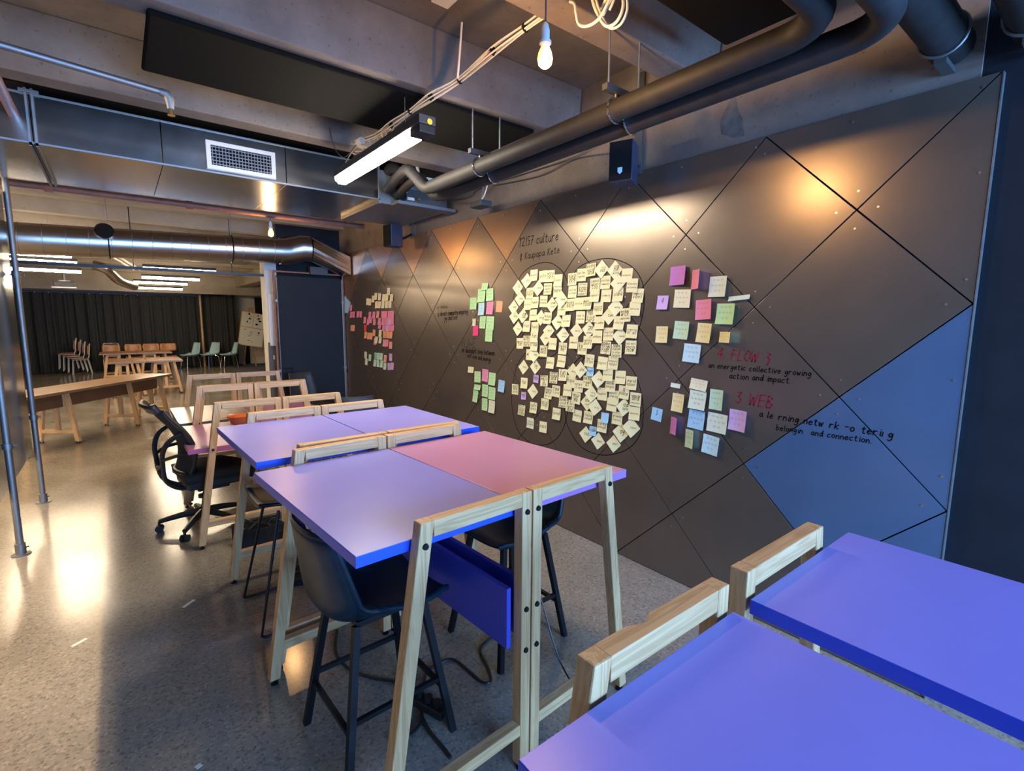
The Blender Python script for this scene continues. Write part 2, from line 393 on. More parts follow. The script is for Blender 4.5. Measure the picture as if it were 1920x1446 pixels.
for ii in range(-1, 16):
    for jj in range(-1, 6):
        if (ii + jj) % 2: continue
        cy_, cz_ = Y0 + ii / 2 * DY, Z0 - jj / 2 * DZ
        for a, b in ((0.085, 0), (-0.085, 0), (0, 0.085), (0, -0.085)):
            y, z = cy_ + a, cz_ + b
            if YA + 0.02 < y < YB - 0.02 and 0.03 < z < ZT - 0.02:
                sc.lathe([(0.0055, XW - 0.0025), (0.0055, XW + 0.001)], (0, y, z), 8, 'x')
for k in range(14):     # extra fixings along the edge of the boards
    sc.lathe([(0.0055, XW - 0.0025), (0.0055, XW + 0.001)], (0, YA + 0.05 + k * 0.45, ZT - 0.04), 8, 'x')
for k in range(6): sc.lathe([(0.0055, XW - 0.0025), (0.0055, XW + 0.001)], (0, YA + 0.03, 0.2 + k * 0.42), 8, 'x')
so = sc.build('screw_heads', 'screw', wr); so['kind'] = 'stuff'
MB().box((2.759, YA - 0.006, 0), (2.789, YA - 0.002, ZT)).build('edge_strip', 'steel', wr)

# far concrete beams, curtain-side bulkheads in the hall
tag(MB().box((-9, 19.0, 2.47), (6.5, 19.35, SLAB)).build('trim_3', 'concrete_hall'), 'concrete beam across the far hall above the curtain', kind='structure')
tag(MB().box((3.15, 8.2, 2.72), (3.5, 19.0, SLAB)).build('trim_4', 'concrete_hall'), 'concrete edge beam along the hall', kind='structure')
tag(MB().box((2.9, 17.2, 0.0), (6.4, 20.74, 0.006)).build('floor_carpet', 'carpet'), 'grey blue carpet under the easel', kind='structure')
wp = MB().box((3.25, 20.70, 1.72), (6.4, 20.74, 1.80)).build('trim_5', 'white'); tag(wp, 'white picture rail on the far wall', kind='structure')
tag(MB().box((4.05, 20.70, 1.80), (6.4, 20.73, 2.47)).build('trim_6', 'dark_wall'), 'dark upper wall strip above the picture rail', kind='structure')
tag(MB().box((3.62, 20.69, 0), (3.78, 20.74, 1.2)).build('trim_7', 'dark_wall'), 'dark gap in the wall behind the easel', kind='structure')

# ================================================================== ceiling services
def acoustic(lo, hi, label):
    return tag(MB().box(lo, hi).build('acoustic_panel', 'acoustic', bevel=0.02), label, 'acoustic panel', 'black acoustic panels under the ribs')
acoustic((0.195, 2.80, 2.998), (2.39, 3.45, 3.026), 'black acoustic panel above the lit tube light')
acoustic((0.2, 0.72, 2.998), (2.374, 1.39, 3.026), 'black acoustic panel at top right above the insulated pipes')
acoustic((-0.36, 4.18, 3.135), (2.30, 5.14, 3.163), 'black acoustic panel just above the rectangular duct')

# rectangular duct
DYN, DYF, DZB, DZT_, DXR = 4.53, 5.76, 2.80, 3.095, 1.99
duct = thing('rectangular_duct', 'galvanised rectangular air duct with a white grille', 'duct', (0, DYN, DZB))
cuts = [-3.2, -0.34, 0.34, 1.18, DXR]
for a, b in zip(cuts[:-1], cuts[1:]):
    boxpart('duct_section', (a + 0.0015, 0, 0), (b - 0.0015, DYF - DYN, DZT_ - DZB), 'galv', duct, bevel=0.003)
fl = MB()
for x in (-0.36, -0.33):
    fl.box((x, -0.025, -0.02), (x + 0.012, 0.0, DZT_ - DZB + 0.03)).box((x, -0.025, -0.025), (x + 0.012, DYF - DYN + 0.02, -0.002))
fl.box((-0.385, -0.03, DZT_ - DZB), (-0.29, 0.0, DZT_ - DZB + 0.02))
fl.build('flange_joint', 'steel', duct)
boxpart('lower_edge_flange', (-3.2, -0.008, -0.006), (DXR, 0.0, 0.006), 'steel', duct)
boxpart('upper_edge_flange', (-3.2, -0.008, DZT_ - DZB - 0.004), (DXR, 0.0, DZT_ - DZB + 0.006), 'steel', duct)
gx0, gx1, gz0, gz1 = 0.615, 1.097, 0.022, 0.227
gr = MB()
gr.box((gx0, -0.016, gz0), (gx1, -0.004, gz0 + 0.03)).box((gx0, -0.016, gz1 - 0.03), (gx1, -0.004, gz1)).box((gx0, -0.016, gz0 + 0.03), (gx0 + 0.03, -0.004, gz1 - 0.03)).box((gx1 - 0.03, -0.016, gz0 + 0.03), (gx1, -0.004, gz1 - 0.03))
grille = gr.build('grille_frame', 'white_plastic', duct)
boxpart('grille_void', (gx0 + 0.03, -0.0035, gz0 + 0.03), (gx1 - 0.03, -0.0025, gz1 - 0.03), 'black', grille)
for k in range(19):
    x = gx0 + 0.03 + (gx1 - gx0 - 0.06) * (k + 0.5) / 19
    boxpart('vertical_bar', (x - 0.002, -0.013, gz0 + 0.03), (x + 0.002, -0.005, gz1 - 0.03), 'steel', grille)
for k in range(6):
    z = gz0 + 0.03 + (gz1 - gz0 - 0.06) * (k + 0.5) / 6
    boxpart('horizontal_bar', (gx0 + 0.03, -0.0145, z - 0.0025), (gx1 - 0.03, -0.0065, z + 0.0025), 'steel', grille)

# fan coil unit at the end of the duct
fcu = thing('fan_coil_unit', 'grey fan coil unit box joined to the duct end beside the wall', 'fan coil', (DXR, DYN, 2.775))
boxpart('casing', (0.003, 0.02, 0), (0.70, 1.0, 0.30), 'steel', fcu, 0.006)
boxpart('collar', (-0.012, -0.008, -0.01), (0.0028, 1.0, 0.335), 'steel', fcu)
boxpart('control_box', (0.22, -0.10, 0.02), (0.66, 0.018, 0.14), 'grey_shell', fcu, 0.004)
boxpart('bottom_tray', (0.12, -0.13, -0.012), (0.74, 0.018, 0.016), 'steel', fcu)
MB().tube([(0.10, 0.01, 0.30), (0.10, -0.10, 0.30), (0.13, -0.17, 0.22), (0.13, -0.18, 0.10)], 0.05, 12, smooth_path=4).build('insulated_bend', 'pipe', fcu, smooth=True)
MB().lathe([(0.012, -0.15), (0.012, -0.11)], (0.33, 0, 0.05), 10, 'y').build('brass_valve', 'brass', fcu)
boxpart('valve_lever', (0.345, -0.165, 0.16), (0.36, -0.15, 0.24), 'blue_lever', fcu)
boxpart('actuator', (0.38, -0.20, 0.15), (0.47, -0.12, 0.25), 'white_plastic', fcu, 0.006)
for k in range(2): boxpart('data_plate', (0.16 + 0.07 * k, -0.104, 0.10 - 0.06 * k), (0.23 + 0.07 * k, -0.101, 0.125 - 0.06 * k), 'white', fcu)
MB().tube([HX(800, 310, 2.30), HX(782, 295, 2.30), HX(785, 332, 2.30)], 0.016, 8, smooth_path=5).build('white_pipe_bend', 'white_plastic', fcu, smooth=True, loc=(-DXR, -DYN, -2.775))

# two insulated pipes by the wall, with bends over the near tables
R1 = 0.0496
def lagged(label, x, z, ybend, yend, xend, r, extra=None):
    t = thing('insulated_pipe', label, 'pipe', (x, yend, z), group='black insulated pipes')
    path = [Vector((x, yend, z)), Vector((x, ybend + 0.18, z))]
    for k in range(1, 8):
        a = k / 8 * math.pi / 2
        path.append(Vector((x - 0.16 * (1 - math.cos(a)), ybend + 0.16 * (1 - math.sin(a)), z)))
    path += [Vector((x - 0.18, ybend, z)), Vector((xend, ybend, z))]
    MB().tube([p - Vector((x, yend, z)) for p in path], r, 16).build('lagging', 'pipe', t, smooth=True)
    return t
pA = lagged('black insulated pipe nearest the room, elbow at top right', 1.92, 2.684, 0.744, 3.424, -0.6, R1)
pB = lagged('black insulated pipe closest to the concrete beam', 2.04, 2.66, 0.592, 3.488, -0.6, R1)
for t, y_ in ((pA, 3.424), (pB, 3.488)):
    MB().tube([(0, 0.005, 0), (-0.02, 0.08, 0.01), (-0.06, 0.16, 0.10), (-0.07, 0.30, 0.17), (0.10, 0.99, 0.19)], R1 * 0.85, 12, smooth_path=4).build('riser_bend', 'pipe', t, smooth=True)
for (y, ztop, lab) in ((1.64, SOFFIT, 'nearer'), (2.77, SOFFIT, 'farther')):
    h = thing('pipe_hanger', 'steel channel hanger carrying the two insulated pipes, %s one' % lab, 'hanger', (1.976, y + 0.025, 2.756), group='pipe hangers')
    boxpart('channel', (-0.136, -0.016, 0), (0.136, 0.016, 0.028), 'grey_shell', h)
    for xx2 in (-0.11, 0.105): MB().tube([(xx2, 0, 0.025), (xx2, 0, ztop - 2.756)], 0.005, 6).build('threaded_rod', 'steel', h)
    for xc, zc in ((-0.056, -0.072), (0.064, -0.096)):
        MB().tube([(xc + (R1 + 0.005) * math.cos(a), 0, zc + (R1 + 0.005) * math.sin(a)) for a in [k * math.pi / 12 for k in range(25)]], 0.006, 6, cap=False).build('pipe_clamp', 'chrome', h, smooth=True)
        MB().tube([(xc, 0, zc + R1), (xc, 0, 0)], 0.006, 6).build('clamp_stud', 'steel', h)
# two pipes crossing to the wall at the top right corner
for k, (y, z, r) in enumerate(((0.62, 2.82, 0.075), (0.37, 2.80, 0.075))):
    t = thing('insulated_pipe', ('thick dark pipe meeting the wall top corner, inner of two', 'thick dark pipe meeting the wall top corner, outer of two')[k], 'pipe', (2.6, y, z), group='dark pipes at the corner')
    MB().tube([(-2.6, 0, 0.0), (0.165, 0, 0)], r, 16).build('lagging', 'pipe', t, smooth=True)
    MB().tube([(0.02, (r + 0.005) * math.cos(a), (r + 0.005) * math.sin(a)) for a in [q * math.pi / 12 for q in range(25)]], 0.006, 6, cap=False).build('pipe_clamp', 'steel', t, smooth=True)
    boxpart('bracket', (0.02, -0.02, -0.105), (0.165, 0.02, -0.085), 'grey_shell', t)

# round spiral duct with elbow and hood
yD = 7.45
rd = thing('round_duct', 'round spiral steel duct ending in an elbow and hood at the wall', 'duct', (0, yD, 2.5))
zl = lambda x: 0.045 + 0.037 * (x + 0.9) - 0.035
RD = 0.165
seg = [-4.0 + 0.29 * k for k in range(21)]
body = [(x, 0, zl(x)) for x in (-4.0, 1.86)]
MB().tube(body, RD, 28).build('spiral_tube', 'galv_round', rd, smooth=True)
for x in [-3.8 + 0.19 * k for k in range(31)]:
    if x > 1.84: break
    MB().tube([(x, 0, zl(x)), (x + 0.006, 0, zl(x))], RD + 0.004, 28).build('seam', 'steel', rd, smooth=True)
MB().tube([(1.80, 0, zl(1.8)), (1.90, 0, zl(1.9)), (2.0, 0.0, zl(1.9) + 0.03), (2.10, -0.02, zl(1.9) + 0.06), (2.20, -0.03, zl(1.9) + 0.06)], RD + 0.01, 24).build('elbow', 'galv_round', rd, smooth=True)
hood = MB()
c = Vector((2.20, -0.03, zl(1.9) + 0.06)); N = 24
ringA = [c + Vector((0, (RD + 0.008) * math.cos(2 * math.pi * k / N), (RD + 0.008) * math.sin(2 * math.pi * k / N))) for k in range(N)]
def sq(k):
    a = 2 * math.pi * k / N; cx_, sz_ = math.cos(a), math.sin(a); q = max(abs(cx_), abs(sz_)); return cx_ / q, sz_ / q
ringB = [Vector((2.74, 0.10 + 0.22 * sq(k)[0], -0.03 + 0.13 * sq(k)[1])) for k in range(N)]
hood.add(ringA + ringB, [(k, (k + 1) % N, N + (k + 1) % N, N + k) for k in range(N)])
hood.build('hood_transition', 'galv', rd)
sp_ = HY(195, 427, yD - RD)
MB().tube([(sp_.x, -RD + 0.05, zl(sp_.x) + 0.09), (sp_.x, -RD - 0.02, zl(sp_.x) + 0.11)], 0.088, 20, cap=False).build('branch_spigot', 'galv_round', rd, smooth=True)
MB().tube([(sp_.x, -RD + 0.0, zl(sp_.x) + 0.10), (sp_.x, -RD - 0.012, zl(sp_.x) + 0.105)], 0.080, 20).build('spigot_void', 'black', rd)
for x in (-0.02, 1.22):
    MB().tube([(x + 0.0, (RD + 0.006) * math.cos(a), zl(x) + (RD + 0.006) * math.sin(a)) for a in [q * math.pi / 12 for q in range(25)]], 0.008, 6, cap=False).build('strap', 'black_metal', rd)
    MB().tube([(x, 0, zl(x) + RD), (x, 0, SOFFIT - 2.5)], 0.006, 6).build('strap_rod', 'steel', rd)

# red oxide pipe under the duct
t = thing('sprinkler_pipe', 'red brown sprinkler pipe running behind the rectangular duct', 'pipe', (0, 6.2, 2.845))
MB().tube([(-4, 0, 0.0), (2.5, 0, 0)], 0.03, 12).build('pipe_run', 'rust', t, smooth=True)
for x in (0.66, -0.4): MB().lathe([(0.042, x - 0.03), (0.042, x + 0.03)], (0, 0, 0), 12, 'x').build('coupling', 'rust', t, smooth=True)
for x in (0.9, 2.3): MB().tube([(x, 0, 0.03), (x, 0, SLAB - 2.845)], 0.006, 6).build('hanger_rod', 'steel', t)
# galvanised sprinkler pipe with head, upper left
sz = 2.93
a = HZ(20, 90, sz); b = HZ(300, 172, sz); h = HZ(312, 200, 2.86)
t = thing('sprinkler_pipe', 'galvanised sprinkler pipe with a drooping head at upper left', 'pipe', tuple(a))
MB().tube([Vector((0, 0, 0)) + (a - b) * 1.2, b - a], 0.017, 12).build('pipe_run', 'steel', t, smooth=True)
MB().tube([b - a, b - a + Vector((0.03, 0.0, -0.005)), b - a + Vector((0.042, 0.0, -0.03)), b - a + Vector((0.044, 0, -0.08))], [0.022, 0.026, 0.024, 0.016], 12).build('elbow', 'steel', t, smooth=True)
e = b - a + Vector((0.044, 0, -0.08))
MB().tube([e, e + Vector((0, 0, -0.03))], 0.006, 8).lathe([(0.018, -0.034), (0.018, -0.03)], e, 12).build('sprinkler_head', 'brass', t)
t = thing('sprinkler_pipe', 'brown pipe running away at the far upper left edge', 'pipe', (-0.42, 3.3, 2.96))
MB().tube([(0, -1.5, 0), (0, 1.3, 0)], 0.028, 12).build('pipe_run', 'rust', t, smooth=True)
MB().lathe([(0.038, 0.05), (0.038, 0.12)], (0, 0, 0), 12, 'y').build('coupling', 'rust', t, smooth=True)

# cable tray track in the hall
t = thing('lighting_track', 'thin black rail under the round duct crossing the hall', 'rail', (0, 8.0, 2.30))
boxpart('rail', (-2.2, -0.02, 0), (1.7, 0.02, 0.035), 'black_metal', t)
for x in (-1.5, 0.2, 1.3): MB().tube([(x, 0, 0.03), (x, 0, SLAB - 2.30)], 0.006, 6).build('hanger_rod', 'black_metal', t)

# ================================================================== lamps
def batten(name, label, loc, length, glow, rz=0.0, w=0.085, group=None, lit=(0.0, 1.0), drop=None):
    t = thing(name, label, 'light', loc, rz, group)
    boxpart('body', (-w / 2, 0, 0.035), (w / 2, length, 0.085), 'grey_shell', t, 0.006)
    a, b = lit
    d = MB()
    prof = [(-w / 2, 0.034), (-w / 2 * 0.95, 0.01), (-w / 4, -0.012), (w / 4, -0.012), (w / 2 * 0.95, 0.01), (w / 2, 0.034)]
    d.prism([(x, length * a + 0.01, z) for x, z in prof], (0, length * (b - a) - 0.02, 0))
    d.build('diffuser', glow, t)
    for q in (0.2, 0.8): MB().tube([(0, length * q, 0.085), (0, length * q, (drop or SOFFIT) - loc[2])], 0.002, 5).build('suspension_wire', 'steel', t)
    return t
_ta, _tb = HZ(640, 338, 2.755), HZ(797, 237, 2.755)
LB = batten('tube_light', 'lit white tube light hanging over the purple tables', (_ta.x, _tb.y, 2.735), _ta.y - _tb.y, 'tube_light', w=0.105, lit=(0.10, 1.0))
boxpart('end_cap', (-0.05, 0.0, -0.012), (0.05, 0.12, 0.034), 'black_plastic', LB, 0.006)
MB().lathe([(0.016, -0.006), (0.016, 0.0)], (0.01, 0, 0.05), 14, 'y').build('yellow_button', 'yellow', LB)
hall = [((30, 477), (135, 482), 2.55), ((30, 490), (145, 495), 2.55), ((45, 507), (153, 511), 2.55), ((268, 503), (403, 513), 2.55), ((265, 521), (375, 526), 2.55), ((250, 530), (352, 534), 2.55), ((253, 540), (342, 544), 2.52)]
for k, (p0, p1, z) in enumerate(hall):
    A = HZ(*p0, z); B = HZ(*p1, z)
    if k < 3: A.x -= 0.55
    yy = (A.y + B.y) / 2
    batten('hall_tube_light', 'lit hall tube light, %s in the %s row counting from the front' % (ORD[k if k < 3 else k - 3], 'left' if k < 3 else 'right'), (A.x, yy, z), abs(B.x - A.x), 'hall_tube', -math.pi / 2, 0.09, 'tube lights in the far hall', drop=SLAB)
# rows in the side hall beyond the left screen (out of the frame, their light reaches the floor under the screen)
for k, y in enumerate((1.2, 3.0, 4.8, 6.6)):
    batten('side_hall_tube_light', 'tube light of the side hall behind the screen, %s in the row' % ORD[k], (-3.35, y, 2.62), 1.27, 'side_tube', 0, 0.10, 'tube lights in the side hall', drop=SLAB)

def bulb_lamp(label, c, top, power, size, col=(1.0, 0.56, 0.22)):
    t = thing('hanging_bulb', label, 'light bulb', (c.x, c.y, c.z))
    g = MB().lathe([(0.012, 0.048 * 1.0), (0.016, 0.040), (0.026, 0.018), (0.031, -0.006), (0.026, -0.026), (0.014, -0.037), (0.003, -0.040)], (0, 0, 0), 20).build('glass', 'bulb', t, smooth=True)
    MB().lathe([(0.016, 0.045), (0.024, 0.05), (0.024, 0.060), (0.017, 0.062), (0.017, 0.10), (0.011, 0.122), (0.004, 0.130)], (0, 0, 0), 18).build('socket', 'white_plastic', t, smooth=True)
    MB().tube([(0, 0, 0.128), (0, 0, top - c.z)], 0.0035, 6).build('cord', 'grey_shell', t)
    l = bpy.data.lights.new('bulb_light', 'POINT'); l.energy = power; l.color = col; l.shadow_soft_size = size
    lo = bpy.data.objects.new('bulb_light', l); COL.objects.link(lo); lo.parent = t; lo.location = (0, 0, -0.075)
    return t
bulb_lamp('glowing bare bulb in a white socket near the ceiling', HY(1022, 108, 1.60), SLAB, 23, 0.03)
bulb_lamp('small glowing bulb far off under the brown pipe', HY(508, 437, 6.2), 2.83, 16, 0.03)
# ================================================================== standing desks
DW = 0.635
def desk(label, loc, rz, flip, L, ztop, zrail, tops, edge, board=None, notch=False, ba=0.558, group='pine framed desks'):
    t = thing('standing_desk', label, 'desk', loc, rz, group)
    A = (lambda a: DW - a) if flip else (lambda a: a)
    def bx(name, a0, a1, b0, b1, z0, z1, m, par=t, bev=0.003):
        x0, x1 = sorted((A(a0), A(a1))); return boxpart(name, (x0, b0, z0), (x1, b1, z1), m, par, bev)
    # tabletop: laminate face and coloured edge band
    top = MB(); top.cur = 1; top.box((0, 0, ztop - 0.036), (DW, L, ztop - 0.0015)); top.cur = 0
    top.box((0.0008, 0.0008, ztop - 0.0016), (DW - 0.0008, L - 0.0008, ztop))
    top.build('tabletop', [tops, edge], t, bevel=0.001)
    for b0, b1 in ((-0.055, -0.010), (L + 0.010, L + 0.055)):
        bm_, bo = (b0 + b1) / 2, (b0 if b0 < 0 else b1)
        s = -1 if b0 < 0 else 1
        # splayed outer leg (parallelogram in x-z, extruded in y)
        zf = 0.028
        leg = MB().prism([(A(0.015), b0, zf), (A(0.062), b0, zf), (A(0.227), b0, zrail), (A(0.180), b0, zrail)], (0, b1 - b0, 0)).build('leg', 'pine_z', t, bevel=0.004)
        MB().lathe([(0.017, 0.0), (0.017, 0.008), (0.006, 0.010), (0.006, zf)], (A(0.04), bm_, 0), 12).build('levelling_foot', 'black_metal', leg)
        post = MB().box(*[tuple(v) for v in zip(*[sorted((A(0.588), A(0.633))), (b0, b1), (zf, zrail)])]).build('post', 'pine_z', t, bevel=0.003)
        MB().lathe([(0.017, 0.0), (0.017, 0.008), (0.006, 0.010), (0.006, zf)], (A(0.61), bm_, 0), 12).build('levelling_foot', 'black_metal', post)
        rx = sorted((A(0.2245), A(0.5878)))
        if notch and s > 0:
            x0, x1 = rx; y0, y1 = b0 + 0.001, b1 - 0.001
            rail = MB().prism([(x0, y0, zrail - 0.052), (x1, y0, zrail - 0.052), (x1, y1, zrail - 0.052), (x0 + 0.165, y1, zrail - 0.052), (x0 + 0.155, y1 - 0.006, zrail - 0.052), (x0 + 0.14, y1 - 0.015, zrail - 0.052), (x0 + 0.118, y1 - 0.013, zrail - 0.052), (x0 + 0.108, y1 - 0.006, zrail - 0.052), (x0 + 0.09, y1, zrail - 0.052), (x0, y1, zrail - 0.052)], (0, 0, 0.052)).build('top_rail', 'pine_x', t, bevel=0.0015)
        else:
            rail = MB().box((rx[0], b0 + 0.001, zrail - 0.052), (rx[1], b1 - 0.001, zrail)).build('top_rail', 'pine_x', t, bevel=0.003)
        sx = sorted((A(0.082), A(0.5878)))
        MB().box((sx[0], b0 + 0.001, 0.16), (sx[1], b1 - 0.001, 0.205)).build('stretcher', 'pine_x', t, bevel=0.003)
        for a_, z_ in ((0.205, ztop - 0.01), (0.61, ztop - 0.01), (0.61, 0.66), (0.61, 0.50)):
            aa = a_ if a_ > 0.5 else 0.015 + 0.024 + (z_ - zf) / (zrail - zf) * 0.165
            par = post if a_ > 0.5 else leg
            MB().lathe([(0.009, bo + s * 0.006), (0.011, bo)] if s > 0 else [(0.011, bo), (0.009, bo - 0.006)], (A(aa), 0, z_), 10, 'y').build('bolt', 'black_metal', par)
    if board:
        bx('modesty_board', ba, ba + 0.02, -0.008, L + 0.008, 0.50, 0.735, board, bev=0.002)
    return t
k9 = 0.9
TZ, TR = 1.0385, 1.1015
th = 0.0609
T0 = Vector((0.473, 1.304, 0)); ct, st = math.cos(th), math.sin(th)
def TT(a, b): return (T0.x + a * ct - b * st, T0.y + a * st + b * ct, 0)
LT = 1.02
desk('standing desk with lavender top, front left, dark stool under it', TT(0, 0), th, False, LT, TZ, TR, 'violet', 'violet_edge', 'blue_board')
desk('standing desk with pink top in front of the yellow notes', TT(DW + 0.004, 0), th, True, LT, TZ, TR, 'pink', 'pink_edge', 'blue_board', ba=0.612)
desk('standing desk with purple top, second row, beside the office chair', (0.452, 2.486, 0), 0.03, False, 0.965, TZ, TR, 'violet', 'violet_edge', 'blue_board')
desk('standing desk with purple top, second row, next to the wall', (0.452 + 0.641 * math.cos(0.03), 2.486 + 0.641 * math.sin(0.03), 0), 0.03, True, 0.965, TZ, TR, 'violet', 'violet_edge', 'blue_board')
desk('standing desk with periwinkle top in the bottom foreground, chipped rail', (0.4275, 0.522 - LT, 0), 0, False, LT, TZ, TR, 'violet', 'violet_edge', 'blue_board', notch=True)
desk('standing desk with periwinkle top at the right edge against the wall', (1.144, 0.522 - LT, 0), 0, True, LT, TZ, TR, 'violet', 'violet_edge', 'blue_board')
desk('low pink-topped desk in a tall pine frame beside the office chair', (0.325, 4.14 + 0.055, 0), 0, False, 0.98, 0.75, 1.087, 'pink', 'rose_edge')
desk('low pink-topped desk in a tall pine frame nearest the wall', (0.325 + DW + 0.006, 4.195, 0), 0, True, 0.98, 0.75, 1.087, 'pink', 'rose_edge')
desk('low pale grey desk in a tall pine frame, farthest left', (0.358, 5.31, 0), 0, False, 0.98, 0.75, 1.087, 'pale', 'pale_edge')
desk('low rose desk in a tall pine frame, farthest row near the dark door', (0.358 + DW + 0.006, 5.31, 0), 0, True, 0.98, 0.75, 1.087, 'pink', 'rose_edge')

# orange lidded bowl on the pink desk
bp_ = HZ(450, 797, 0.75)
bw = thing('lidded_bowl', 'plastic bowl with bright orange lid on the low pink desk', 'bowl', (0.79, 4.98, 0.75))
MB().lathe([(0.045, 0.0), (0.065, 0.01), (0.085, 0.05), (0.092, 0.075)], (0, 0, 0), 28).build('bowl_body', 'clear_bowl', bw, smooth=True)
MB().lathe([(0.098, 0.070), (0.102, 0.080), (0.085, 0.092), (0.04, 0.096), (0.005, 0.096)], (0, 0, 0), 28).box((-0.125, -0.02, 0.074), (-0.095, 0.02, 0.080)).build('lid', 'orange', bw, smooth=True)

# ================================================================== bar stools with petrol shell
def shell_profile(u, v, wid, seat_z, back_h, depth):
    # v: 0 front edge .. 1 top of back ; u: 0..1 across ; faces +x (front), back at -x
    if v < 0.55:
        s = v / 0.55; x = depth * 0.5 - depth * 0.86 * s; z = seat_z + 0.025 * (1 - s) ** 2 - 0.01 * math.sin(math.pi * s)
        if s < 0.12: z -= 0.02 * (1 - s / 0.12)
    else:
        s = (v - 0.55) / 0.45; a = min(1, s * 2.2) * math.pi / 2 * 0.86
        r = 0.085; x = -depth * 0.36 - r * math.sin(a) ; z = seat_z + r * (1 - math.cos(a))
        if s > 0.4545:
            q = (s - 0.4545) / 0.5455; x -= 0.14 * q * (back_h - 0.09) ; z += q * (back_h - 0.075)
    e = 2 * u - 1
    w = wid * (0.90 + 0.10 * math.sin(math.pi * min(1, v * 1.1)))
    if v > 0.8: w *= 1 - 0.16 * ((v - 0.8) / 0.2) ** 1.5
    if v < 0.1: w *= 1 - 0.10 * (1 - v / 0.1)
    y = w / 2 * e
    lift = abs(e) ** 3
    if v < 0.55: z += lift * (0.018 + 0.09 * (v / 0.55) ** 2)
    else:
        x += lift * (0.105 * (1 - 0.55 * (v - 0.55) / 0.45)); z += lift * 0.07 * (1 - (v - 0.55) / 0.45) 
    return (x, y, z)
def stool(label, loc, rz):
    t = thing('bar_stool', label, 'stool', loc, rz, 'petrol shell bar stools')
    sh = MB().grid(lambda u, v: shell_profile(u, v, 0.47, 0.605, 0.36, 0.44), 17, 26).build('seat_shell', 'leather', t, smooth='all', solid=0.022, sub=1)
    rim = [shell_profile(0, v / 20, 0.47, 0.605, 0.36, 0.44) for v in range(21)] + [shell_profile(u / 12, 1, 0.47, 0.605, 0.36, 0.44) for u in range(1, 12)] + [shell_profile(1, 1 - v / 20, 0.47, 0.605, 0.36, 0.44) for v in range(21)]
    MB().tube(rim, 0.012, 8).build('piping', 'leather', sh, smooth=True)
    boxpart('seat_plate', (-0.14, -0.14, 0.575), (0.14, 0.14, 0.598), 'black_metal', t)
    ft = [(0.225, 0.215), (0.225, -0.215), (-0.225, 0.215), (-0.225, -0.215)]
    legs = {}
    for x, y in ft:
        top = Vector((x * 0.62, y * 0.62, 0.582)); bot = Vector((x, y, 0.0))
        MB().bar(bot, top, 0.026, 0.026, up=(0, 1, 0)).build('leg', 'black_metal', t)
        legs[(x, y)] = lambda z, a=bot, b=top: a + (b - a) * (z / 0.582)
    for p, q in ((0, 1), (2, 3)):
        MB().bar(legs[ft[p]](0.20), legs[ft[q]](0.20), 0.018, 0.018).build('footrest_bar', 'black_metal', t)
    for p, q in ((0, 2), (1, 3)):
        MB().bar(legs[ft[p]](0.24), legs[ft[q]](0.24), 0.018, 0.018).build('footrest_bar', 'black_metal', t)
    return t
stool('dark petrol bar stool tucked under the lavender desk, nearest the viewer', (0.735, 1.82, 0), 0.05)
stool('dark petrol bar stool under the pink desk by the wall', (1.545, 1.99, 0), math.pi + 0.05)
# black sled stool between the first and second rows
t = thing('sled_stool', 'black wire sled-base stool under the purple desk', 'stool', (0.66, 2.98, 0))
for y in (-0.245, 0.245):
    MB().tube([(-0.05, y * 0.62, 0.66), (-0.185, y * 0.97, 0.02), (-0.165, y, 0.012), (0.19, y, 0.012), (0.21, y * 0.95, 0.03), (0.13, y * 0.72, 0.66)], 0.0085, 8).build('sled_frame', 'black_metal', t, smooth=True)
MB().tube([(0.20, -0.245, 0.20), (0.20, 0.245, 0.20)], 0.008, 8).build('footrest_bar', 'black_metal', t)
MB().grid(lambda u, v: ((v - 0.5) * 0.34 + 0.02, (u - 0.5) * 0.40, 0.675 + 0.03 * abs(2 * u - 1) ** 3 + 0.02 * (1 - v) ** 3), 11, 9).build('seat_pad', 'leather', t, smooth='all', solid=0.018)

# ================================================================== mesh office chair
oc = thing('office_chair', 'black mesh office chair on castors beside the low pink desk', 'office chair', (0.50, 4.62, 0), 0.12)
for k in range(5):
    a = math.radians(160 + 72 * k); C5 = Vector((-0.06, 0.03, 0))
    d = Vector((math.cos(a), math.sin(a), 0)); tip = C5 + d * 0.31
    lg = MB().tube([C5 + d * 0.03 + Vector((0, 0, 0.13)), C5 + d * 0.16 + Vector((0, 0, 0.115)), tip + Vector((0, 0, 0.085))], [0.030, 0.024, 0.018], 8).build('base_arm', 'black_plastic', oc, smooth=True)
    sd = Vector((-d.y, d.x, 0))
    MB().tube([tip + Vector((0, 0, 0.085)), tip + Vector((0, 0, 0.05))], 0.010, 8).build('castor_stem', 'black_plastic', lg)
    for s in (-1, 1):
        c = tip + sd * (0.018 * s) + Vector((0, 0, 0.029))
        MB().tube([c - sd * 0.010, c + sd * 0.010], 0.028, 16).build('castor_wheel', 'black_plastic', lg, smooth=True)
MB().tube([(-0.06, 0.03, 0.10), (-0.03, 0.015, 0.33)], 0.026, 14).build('gas_column', 'black_metal', oc, smooth=True)
boxpart('tilt_mechanism', (-0.11, -0.07, 0.32), (0.12, 0.07, 0.375), 'black_plastic', oc, 0.01)
MB().lathe([(0.03, 0.285), (0.03, 0.31)], (-0.09, -0.10, 0), 12).build('tension_knob', 'black_plastic', oc)
def seatf(u, v):
    x = -0.22 + 0.48 * v; y = (u - 0.5) * (0.50 - 0.06 * abs(v - 0.45)); e = abs(2 * u - 1)
    return (x, y, 0.485 - 0.035 * max(0, v - 0.75) / 0.25 - 0.012 * e ** 3 + 0.012 * math.sin(v * 3))
